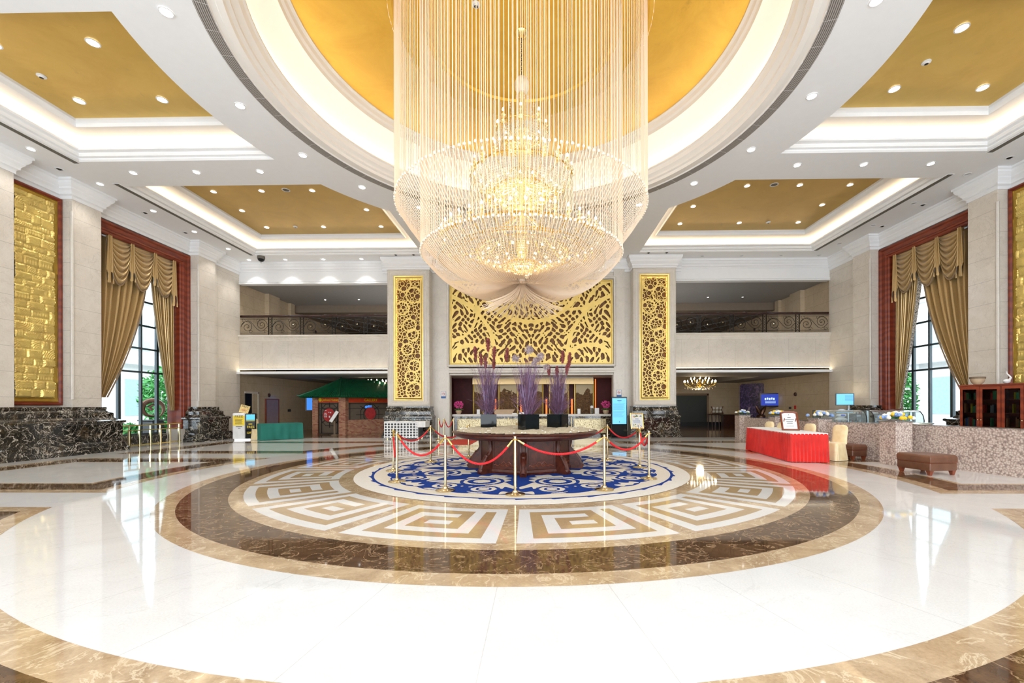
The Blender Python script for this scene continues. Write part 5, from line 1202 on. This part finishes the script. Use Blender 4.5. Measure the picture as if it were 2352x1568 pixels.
t=thing('swan_figurine','slim white swan figurine with a curved neck on top of the bookcases','figurine',(13.30,1.75,2.09)); b=MB(); b.ball((0,0,.07),.08,12,sz=.8); b.tube([(0,-.05,.08),(.02,-.09,.16),(.04,-.03,.22),(.03,.02,.28),(0,.0,.34),(-.03,-.04,.33)],[.03,.024,.02,.018,.016,.008],8); b.build('swan_body','white_plastic',t,True)
t=thing('cafe_table','small round table with a thin gilt rim behind the partition, before the right window','table',(11.3,2.6,0)); b=MB(); b.lathe([(0,.95),(.58,.95),(.6,.96),(.6,.98),(.58,.99),(0,.99)],36); b.build('table_top','brass',t,True); b=MB(); b.lathe([(.25,0),(.26,.02),(.05,.05),(.04,.9),(.15,.95)],18); b.build('pedestal','black',t,True)
# small wall fittings
for (s,y,z,l) in ((1,13.99,2.14,'small dark round wall speaker on the right hall wall'),(-1,13.5,2.15,'small dark round wall speaker on the left hall wall'),(1,18.5,6.6,'dark round fitting on the right gallery wall'),(-1,18.5,6.6,'dark round fitting on the left gallery wall')):
    t=thing('wall_speaker',l,'speaker',(s*14.85,y,z)); b=MB(); b.M=Matrix.Rotation(-s*PI/2,4,'Y'); b.lathe([(0,0),(.11,0),(.10,.04),(.05,.06),(0,.06)],18); b.build('housing','wood_dark',t,True)
wallpanel('wall_switches','pair of small switch plates on the right hall wall','switch',1,14.4,14.62,1.3,1.42,'ink',part='switch_plate',th=.02); wallpanel('wall_notice','small red and white notice on the right hall wall','sign',1,13.95,14.1,1.3,1.5,'red_velvet',part='notice_plate',th=.02)
wallpanel('mauve_wall_panel','tall mauve panel framed on the left hall wall behind the green table','wall panel',-1,13.2,14.3,.1,1.9,'mauve_panel','wood_red')
wallpanel('wall_intercom','small dark intercom plate on the left hall wall','intercom',-1,15.3,15.6,1.2,1.35,'ink',part='intercom_plate',th=.02)
dd=struct(thing('door_1',None,None,(-14.86,12.0,0))); b=MB(); b.box(0,.03,-.45,.05,0,2.2); b.build('opening_shade','black',dd); b=MB(); b.box(0,.04,.05,.5,0,2.2); b.build('door_leaf','stone_dim',dd); b=MB(); b.box(0,.06,.5,.58,0,2.3); b.box(0,.06,-.5,.58,2.2,2.3); b.build('door_frame','stone_plain',dd)  # black sheet stands in for the unlit gap beside the door leaf

# ------------------------------------------------------------------ left side: kiosk, green table, brass rail, pavilion
t=thing('vending_kiosk','white and black kiosk printed FREE in yellow, beside the green draped table','kiosk',(-13.05,8.95,0),math.radians(28))
b=MB(); b.cbox(-.42,.05,-.25,.25,.06,1.22,.03); b.build('white_cabinet','white_plastic',t,True); b=MB(); b.cbox(.05,.46,-.25,.25,.06,1.20,.03); b.build('black_cabinet','black_gloss',t,True); b=MB(); b.box(-.36,.42,-.2,.2,0,.06); b.build('plinth','steel',t)
b=MB(); b.M=At(0,-.253,0); b.box(-.40,.03,.66,1.10,0,.003); b.build('yellow_panel','yellow',t); text_obj('panel_text','FREE',.16,'ink',t,At(-.185,-.258,1.06),ext=.001,sx=.95)
b=MB(); b.M=At(0,-.258,0)
for k in range(5): b.box(-.33,-.05-.03*(k%2),.92-k*.05,.938-k*.05,0,.001)
b.box(-.30,-.06,.60,.625,0,.001); b.box(-.22,-.12,.53,.55,0,.001); b.build('panel_print','ink',t)
b=MB(); b.M=At(0,-.253,0); b.box(.09,.42,.90,1.15,0,.003); b.build('screen','screen_cyan',t); b=MB(); b.M=At(0,-.254,0); b.box(.09,.42,.85,.88,0,.003); b.box(.18,.32,.70,.74,0,.003); b.build('yellow_strip','yellow',t)
text_obj('front_text','FREE',.15,'yellow',t,At(.26,-.256,.58),ext=.001,sx=.95); text_obj('front_text','GIFTS',.12,'yellow',t,At(.26,-.256,.32),ext=.001)
b=MB(); b.M=Matrix.Translation((-.05,0,1.22))@Matrix.Rotation(.28,4,'Y')@FRONT; b.box(-.18,.18,0,.36,-.02,.01); b.build('tilted_topper','yellow_board',t)
text_obj('topper_text','FREE',.12,'ink',t,Matrix.Translation((-.05,-.015,1.22))@Matrix.Rotation(.28,4,'Y')@FRONT@Matrix.Translation((0,.29,0)),ext=.001); text_obj('topper_text','GIFT',.10,'red_velvet',t,Matrix.Translation((-.05,-.015,1.22))@Matrix.Rotation(.28,4,'Y')@FRONT@Matrix.Translation((0,.12,0)),ext=.001)
chair(-12.45,9.0,math.radians(70),'cream covered chair squeezed between the FREE kiosk and the green draped table')
bpy.data.objects[-1] if False else None
for o in bpy.data.objects:
    if o.get('label','').startswith('cream covered chair squeezed'): del o['group']
t=thing('draped_table','table draped to the floor in dark green cloth near the left hall','table',(-11.9,8.35,0),math.radians(47))
b=MB(); b.cbox(0,1.7,0,.62,.70,.745,.02); b.build('table_top','green_cloth',t)
b=MB(); loop=list(edge((0,0),(1.7,0),60))+list(edge((1.7,0),(1.7,.62),24))+list(edge((1.7,.62),(0,.62),60))+list(edge((0,.62),(0,0),24)); rings=[]
for z_,am in ((.74,.0),(.5,.01),(.2,.018),(.01,.024)):
    r=[]
    for i,(x,y) in enumerate(loop):
        cx_,cy_=x-.85,y-.31; L_=math.hypot(cx_,cy_*2.5)+1e-6; dd_=.006+am*(math.sin(i*.55)+.6*math.sin(i*.23)); r.append((x+cx_/L_*dd_,y+cy_*2.5/L_*dd_,z_))
    rings.append(r)
b.loft(rings,caps=False); b.build('cloth_skirt','green_cloth',t,True)
for k,(x,y,l) in enumerate(((-12.0,14.2,'flat pale yellow board on legs behind the green table'),(-11.2,13.6,'upright yellow board with a brass frame left of the brick kiosk'))):
    t=thing('display_board',l,'board',(x,y,0),.1); b=MB(); b.box(-.42 if k==0 else -.3,.42 if k==0 else .3,-.02,.02,.35,1.12); b.build('board','yellow_board',t); b=MB()
    for q in (-1,1): b.cyl((q*(.42 if k==0 else .3),0,0),(q*(.42 if k==0 else .3),0,1.14),.018)
    b.build('legs','brass',t)
# brass rail in front of the left window
t=thing('brass_rail','low polished brass railing with square balusters before the left window','railing',(-14.62,5.95,0),math.radians(90)); L=1.38; b=MB(); b.cbox(-L,L,-.06,.06,.80,.84,.01); b.build('top_rail','brass_bright',t)
b=MB(); b.cbox(-L,L,-.03,.03,.62,.65,.005); b.cbox(-L,L,-.03,.03,.06,.10,.005); b.build('lower_rails','brass_bright',t)
for x in (-1.3,-.85,-.45,.0,.42,.85,1.3):
    b=MB(); b.cbox(x-.035,x+.035,-.035,.035,0,.62,.006); b.cbox(x-.02,x+.02,-.02,.02,.62,.8,.004); b.build('baluster','brass',t)
t=thing('ring_sculpture','dark bronze swirl ring sculpture on a pedestal outside the left window','sculpture',(-17.0,8.6,.0))
b=MB(); b.M=Matrix.Rotation(.74,4,'Z'); pts=[]; rs=[]
for i in range(34):
    k=i/33; a=-.9+k*2*PI*.95; r=.40-.10*k; pts.append((r*math.cos(a),0,1.42+r*math.sin(a)*1.05)); rs.append(.02+.085*math.sin(PI*min(1,k))**.8)
b.tube(pts,rs,10); b.tube([(.0,0,1.35),(-.1,0,1.5),(.05,0,1.62),(.14,0,1.5)],[.05,.08,.06,.02],8); b.build('swirl','bronze',t,True)
b=MB(); b.cbox(-.3,.3,-.3,.3,0,.88,.03); b.cbox(-.36,.36,-.36,.36,.88,.93,.01); b.build('pedestal','black',t)
# hexagon-pattern bar table
t=thing('lattice_bar_table','white cloth-topped table with a white honeycomb front before the left column','table',(-6.68,9.05,0),0)
b=MB(); b.cbox(0,1.85,-.02,.85,.78,.82,.015); b.build('cloth_top','white_cloth',t)
b=MB(); b.box(.02,1.55,.05,.82,.08,.78); b.build('dark_body','black',t)
xs=np.arange(0.0,1.56,.0085); ys=np.arange(.06,.80,.0085); X,Y=np.meshgrid(xs,ys); px_,py_=.145,.125
gx=((X/px_)%1-.5)*px_; gy=((Y/py_)%1-.5)*py_; d=np.maximum(np.abs(gx)*.9+np.abs(gy)*.55,np.abs(gy)*1.12)-.050; edge_=.02-np.minimum(np.minimum(X,1.55-X),np.minimum(Y-.06,.79-Y))
ms_build('honeycomb_front',np.maximum(d,edge_),xs,ys,'white_plastic',t,At(0,-.005,0),.015)
b=MB(); 
vs=[(1.55+.30*i/14,-.03+.0*i,.80-.0*i) for i in range(15)]; rr=[]
for z_,a_ in ((.82,0),(.70,.01),(.55,.02)): rr.append([(1.50+.40*i/20,-.035-a_*math.sin(i*1.3),z_) for i in range(21)])
b.loft(rr,caps=False,closed=False); rr=[[(1.87+a_*math.sin(i*1.5),-.03+.9*i/20,z_) for i in range(21)] for z_,a_ in ((.82,0),(.70,.01),(.55,.02))]; b.loft(rr,caps=False,closed=False); b.build('cloth_overhang','white_cloth',t,True)
for x in (.08,1.5): b=MB(); b.box(x,x+.06,.1,.16,0,.1); b.box(x,x+.06,.7,.76,0,.1); b.build('leg','brass',t)
for k,x in enumerate((.50,1.25)):
    t2=thing('menu_card','small clear card stand on the honeycomb table, %s one'%('left' if k==0 else 'right'),'card holder',(-6.68+x,9.4,.82)); b=MB(); b.box(-.07,.07,-.01,.01,0,.14); b.build('card','case_glass',t2); b=MB(); b.box(-.07,.07,-.03,.03,0,.012); b.build('base','black',t2)

# brick pavilion with a green tiled roof
pv=thing('brick_pavilion','small brick pavilion with a green tiled roof and orange sign boards in the left hall','kiosk',(-11.75,12.3,0),0)
def bcol(x,y,w=.30,h=2.05): b=MB(); b.box(x-w/2,x+w/2,y-w/2,y+w/2,0,h); b.build('brick_pillar','brick',pv)
p0=(0,0.6); p1=(1.75,0.0); p2=(4.0,1.9)   # left rear, front corner, right end (local)
bcol(.05,.35); bcol(1.70,.0,.36); bcol(3.45,2.6,.30); bcol(1.5,3.2,.3)
def wallbetween(a,c,z0,z1,th,name,mat,inset=0):
    A=Vector((*a,0)); C_=Vector((*c,0)); d=C_-A; L=d.length; b=MB(); b.M=Matrix.Translation(A)@Matrix.Rotation(math.atan2(d.y,d.x),4,'Z'); b.box(inset,L-inset,-th/2,th/2,z0,z1); b.build(name,mat,pv); return Matrix.Translation(A)@Matrix.Rotation(math.atan2(d.y,d.x),4,'Z'),L
for (a,c,txt,lw) in (((.05,.35),(1.70,.0),'Qinhuai Hutong',False),((1.70,.0),(3.45,2.6),'GALLERY',True)):
    M_,L=wallbetween(a,c,1.72,2.02,.10,'sign_board','sign_red',.12)
    text_obj('sign_text',txt,.19 if not lw else .22,'yellow',pv,M_@Matrix.Translation((L/2+.05,-.055,1.86))@FRONT,ext=.004,sx=.92)
    b=MB(); b.M=M_@Matrix.Translation((.28,-.06,1.87))@FRONT; b.lathe([(0,0),(.10,0),(.10,.01),(0,.01)],20) if not lw else None
    if not lw: b.build('sign_emblem','yellow_flower',pv)
    wallbetween(a,c,.02,1.72,.03,'dark_screen','lattice_back',.15)
    b=MB(); b.M=M_@Matrix.Translation((0,-.03,0))@FRONT; zb=.75 if lw else .05
    cx_=L/2; cz=1.05; 
    for k in range(8): an=2*PI*k/8; b.cyl((cx_+.42*math.cos(an),cz+.42*math.sin(an),0),(cx_+.85*math.cos(an)*min(1,L/1.9),cz+.68*math.sin(an),0),.022,n=4)
    for r_ in (.42,.62): b.tube([(cx_+r_*math.cos(2*PI*i/8+PI/8),cz+r_*math.sin(2*PI*i/8+PI/8),0) for i in range(8)],.018,4,closed=True)
    for u in (.18,.34,L-.34,L-.18): b.cyl((u,zb,0),(u,1.70,0),.022,n=4)
    for v in (zb+.02,1.4,1.66): b.cyl((.15,v,0),(L-.15,v,0),.022,n=4)
    b.build('lattice_screen','lattice_dark',pv)
    b=MB(); b.M=M_@Matrix.Translation((cx_,-.06,1.05 if not lw else 1.12))@FRONT; b.lathe([(0,0),(.36 if not lw else .34,0),(.36 if not lw else .34,.02),(0,.02)],32); rd=b.build('round_board','round_red',pv)
    if not lw:
        b=MB(); b.M=M_@Matrix.Translation((cx_,-.085,1.05))@FRONT
        for (u,v,w,h) in ((-.28,.08,.14,.03),(-.27,-.02,.06,.06),(-.18,-.02,.06,.06),(-.27,-.12,.06,.06),(-.18,-.12,.06,.06),(-.02,.12,.05,.05),(.08,.10,.06,.06),(-.0,-.14,.08,.10),(-.24,.22,.10,.03)): b.box(u,u+w,v,v+h,0,.003)
        b.build('board_print','paper',rd)
    else:
        wallbetween(a,c,0,.78,.18,'brick_parapet','brick',.1)
        b=MB(); b.M=M_@Matrix.Translation((L/2-.1,-.02,1.45))@FRONT
        for u,v,w,h in ((-.2,-.05,.18,.14),(0,0,.2,.12),(.1,-.14,.14,.12)): b.box(u,u+w,v,v+h,0,.01)
        b.build('blue_panel','screen_sky',pv)
# roof with tile ridges
rz_=[(-.65,-.15),(1.80,-.70),(4.55,2.75),(1.9,3.9)]; zr=2.02; r1=(1.15,.95,3.02); r2=(2.75,2.35,2.98)
c3d=[(x,y,zr-(.0)) for x,y in rz_]
def slope(a,c,d,e,name):   # a-c eave, d above c, e above a
    b=MB(); n=int((Vector(c)-Vector(a)).length/.13); a,c,d,e=map(Vector,(a,c,d,e))
    b.add([tuple(a),tuple(c),tuple(d),tuple(e)],[(0,1,2,3)]); lo=Vector((0,0,-.05)); b.add([tuple(a+lo),tuple(c+lo),tuple(d+lo),tuple(e+lo)],[(3,2,1,0)])
    for k in range(n+1):
        t_=k/n; p=a.lerp(c,t_); q=e.lerp(d,t_); m_=p.lerp(q,.5)+Vector((0,0,-.05)); b.tube([p+Vector((0,0,.03)),m_+Vector((0,0,.045)),q+Vector((0,0,.03))],.032,5)
    b.build(name,'roof_green',pv,True)
slope(c3d[0],c3d[1],r1,r1,'roof_slope'); slope(c3d[1],c3d[2],r2,r1,'roof_slope'); slope(c3d[2],c3d[3],r2,r2,'roof_slope'); slope(c3d[3],c3d[0],r1,r2,'roof_slope')
b=MB(); b.tube([r1,r2],.05,6); 
for e_,r_ in zip(c3d,(r1,r1,r2,r2)): 
    e_=Vector(e_); r_=Vector(r_); b.tube([r_+Vector((0,0,.03)),e_.lerp(r_,.5)+Vector((0,0,.0)),e_+Vector((0,0,.06)),e_+(e_-r_)*.04+Vector((0,0,.14))],.042,6)
for r_ in (r1,r2): b.tube([Vector(r_),Vector(r_)+Vector((-.04,0,.12)),Vector(r_)+Vector((-.1,0,.17))],[.05,.035,.015],6)
b.build('roof_ridges','roof_green',pv,True)
t=thing('reading_stand','slanted brown information stand in front of the brick pavilion','sign stand',(-10.35,11.9,0),.15); b=MB(); b.cyl((0,0,0),(0,0,.75),.05,n=6); b.cbox(-.14,.14,-.12,.12,0,.04,.01); b.build('post','trunk',t); b=MB(); b.M=Matrix.Translation((-.02,0,.98))@Matrix.Rotation(.50,4,'Y')@Matrix.Rotation(-.25,4,'X')@FRONT; b.box(-.10,.10,-.34,.34,-.015,.015); b.build('panel','trunk',t); b=MB(); b.M=Matrix.Translation((-.02,-.018,.98))@Matrix.Rotation(.50,4,'Y')@Matrix.Rotation(-.25,4,'X')@FRONT; b.box(-.08,.08,-.32,.32,0,.003); b.build('sheet','paper',t)
t=thing('blue_wall_screen','blue-lit wall screen showing left of the brick pavilion','television',(-13.6,15.9,1.75),math.radians(30)); b=MB(); b.M=FRONT; b.box(-.45,.45,-.5,.5,-.04,.02); b.build('housing','black',t); b=MB(); b.M=FRONT; b.box(-.38,.38,-.45,.45,.02,.024); b.build('screen','screen_sky',t)
b=MB(); b.M=At(0,0,0); b.box(-9.3,-5.5,0,3.7,-19.05,-19.0); struct(b.build('wall_hall_red','wall_red'))
t=thing('folding_screen','dark red slatted folding screen behind the standing person','screen',(-9.9,17.6,0)); b=MB()
for k in range(4): b.box(-.9+k*.45,-.9+k*.45+.42,.0+.05*(k%2),.04+.05*(k%2),.02,2.1)
b.build('panels','wall_red',t); b=MB()
for k in range(12): b.box(-.88+k*.15,-.86+k*.15,-.02,.0,.1,2.0)
b.build('slats','wood_red',t)
t=thing('moon_gate_ring','red circular moon-gate frame standing behind the person','frame',(-9.25,16.6,0)); b=MB(); b.M=At(0,0,.95); b.tube([(.80*math.cos(2*PI*i/48),.80*math.sin(2*PI*i/48),0) for i in range(48)],.035,6,closed=True); b.build('ring','wood_red',t,True); b=MB(); b.cbox(-.5,.5,-.15,.15,0,.14,.02); b.build('foot','wood_red',t)

# ------------------------------------------------------------------ person
pr=thing('person','person in a black suit and white shirt standing by the left column looking left','person',(-9.2,15.5,0),math.radians(-60))
def skinned(name,nodes,edges,mat,parent,root=0,sub=2):
    me=bpy.data.meshes.new(name); me.from_pydata([n[0] for n in nodes],edges,[]); o=bpy.data.objects.new(name,me); col.objects.link(o); o.parent=parent
    m=o.modifiers.new('skin','SKIN'); m.use_smooth_shade=True; sv=me.skin_vertices[0].data
    for i,n in enumerate(nodes): sv[i].radius=(n[1],n[2] if len(n)>2 else n[1]); sv[i].use_root=(i==root)
    s_=o.modifiers.new('sub','SUBSURF'); s_.levels=sub; s_.render_levels=sub; me.materials.append(MT[mat]); return o
N_=[((0,0,.92),.15,.11),((0,0,1.10),.14,.10),((0,0,1.30),.17,.11),((0,0,1.42),.13,.09),((0,-.01,1.50),.05,.05),
 ((-.10,0,.86),.10),((-.12,-.04,.48),.070),((-.13,.0,.10),.05),((-.13,-.12,.04),.04,.035),((.10,0,.86),.10),((.16,-.10,.48),.070),((.20,-.20,.12),.05),((.20,-.33,.05),.04,.035),
 ((-.20,0,1.38),.065),((-.25,.03,1.12),.052),((-.20,-.10,.92),.04),((.20,0,1.38),.065),((.25,.03,1.12),.052),((.20,-.10,.92),.04)]
E_=[(0,1),(1,2),(2,3),(3,4),(0,5),(5,6),(6,7),(7,8),(0,9),(9,10),(10,11),(11,12),(3,13),(13,14),(14,15),(3,16),(16,17),(17,18)]
skinned('suit',N_,E_,'suit',pr)
skinned('head',[((0,-.01,1.47),.045),((0,-.02,1.54),.058,.065),((0,-.015,1.61),.075,.085),((0,0,1.67),.06,.07)],[(0,1),(1,2),(2,3)],'skin',pr)
b=MB(); b.ball((0,-.115,1.585),.014,8,sz=1.6); b.ball((-.085,-.01,1.585),.02,8); b.ball((.085,-.01,1.585),.02,8); b.box(-.025,.025,-.106,-.10,1.54,1.545); b.build('face_features','skin',pr,True)
b=MB(); b.lathe([(.088,1.60-1.6),(.098,.03),(.09,.09),(.05,.125),(0,.132)],16,(0,.012,1.60)); b.box(-.03,-.018,-.108,-.10,1.60,1.607); b.box(.018,.03,-.108,-.10,1.60,1.607); b.build('hair','hair',pr,True)
b=MB(); b.add([(-.05,-.113,1.46),(.05,-.113,1.46),(0,-.128,1.20)],[(0,1,2)]); b.build('shirt_front','shirt',pr)
for q in (-1,1):
    b=MB(); c=Vector((q*.20,-.13,.86)); b.loft([[(c.x-.03,c.y-.012,c.z+.04),(c.x+.03,c.y-.012,c.z+.04),(c.x+.03,c.y+.012,c.z+.04),(c.x-.03,c.y+.012,c.z+.04)],[(c.x-.038,c.y-.014,c.z-.04),(c.x+.038,c.y-.014,c.z-.04),(c.x+.038,c.y+.014,c.z-.04),(c.x-.038,c.y+.014,c.z-.04)]])
    for f in range(4): x_=c.x-.028+f*.019; L_=[.055,.068,.07,.06][f]; b.tube([(x_,c.y,c.z-.035),(x_,c.y-.005,c.z-.035-L_*.5),(x_,c.y+.004,c.z-.035-L_)],[.0095,.0085,.0065],6)
    b.tube([(c.x-q*.036,c.y,c.z+.01),(c.x-q*.055,c.y-.01,c.z-.02),(c.x-q*.052,c.y-.012,c.z-.05)],[.011,.010,.008],6); b.build('hand','skin',pr,True)

# ------------------------------------------------------------------ outside the windows
for s,sd in ((-1,'left'),(1,'right')):
    b=MB(); b.box(*sorted((s*15.9,s*60)),-20,40,-.35,-.05); g=struct(b.build('ground_'+sd,'ext_ground'))
    bl=thing('white_building','white stone building with arches across the drive, seen through the %s window'%sd,'building',(s*27,14,-.05))
    b=MB(); b.box(-.3,.3,-16,24,0,11)
    for y in range(-14,24,4): b.box(*sorted((-s*.3,-s*.5)),y-.35,y+.35,0,11)
    for z_ in (4.4,8.6): b.box(*sorted((-s*.3,-s*.75)),-16,24,z_,z_+.35)
    b.build('facade','ext_white',bl)
    for y in range(-12,24,4):
        for z_ in (1.0,5.4): b=MB(); b.box(*sorted((-s*.28,-s*.34)),y-.9,y+.9,z_,z_+2.4); b.build('window','ext_dark',bl)
    pos=[(20.5,13.2,3.9,1.2),(19.3,11.6,3.4,.9),(22,17.5,4.2,1.5),(18.3,10.3,.9,.6),(18.2,8.6,.8,.5)] if s<0 else [(20.0,15.5,4.2,1.2),(19.5,12.5,3.6,.7),(22,10.0,5.2,1.0)]
    for k,(x,y,h,r) in enumerate(pos):
        rng=random.Random(k+int(s)*10); t=thing('garden_shrub','%s leafy green shrub outside the %s window, number of its size only here: %.1f m high'%(('tall','broad','large','low','low')[k],sd,h),'shrub',(s*x,y,-.05))
        t['label']=['tall green shrub outside the %s window beside the bright facade','broad leafy shrub outside the %s window behind the glass centre','largest tree-like shrub standing farthest outside the %s window','low green bush at the foot of the %s window, farther one','low green bush at the foot of the %s window, nearer one'][k]%sd
        b=MB(); b.cyl((0,0,0),(0,0,h*.5),.05,.03,6); b.build('stem','trunk',t); b=MB()
        for q in range(900):
            u=Vector((rng.gauss(0,1),rng.gauss(0,1),rng.gauss(0,1))).normalized()*rng.uniform(.3,1)**.5; c=Vector((u.x*r,u.y*r,h*.55+u.z*h*.45)); a=Vector((rng.gauss(0,1),rng.gauss(0,1),rng.gauss(0,.6))).normalized()*.16; w=a.cross(Vector((rng.gauss(0,1),rng.gauss(0,1),rng.gauss(0,1)))).normalized()*.05
            b.add([tuple(c-a),tuple(c+w),tuple(c+a),tuple(c-w)],[(0,1,2,3)])
        b.build('foliage','leaf_out',t)
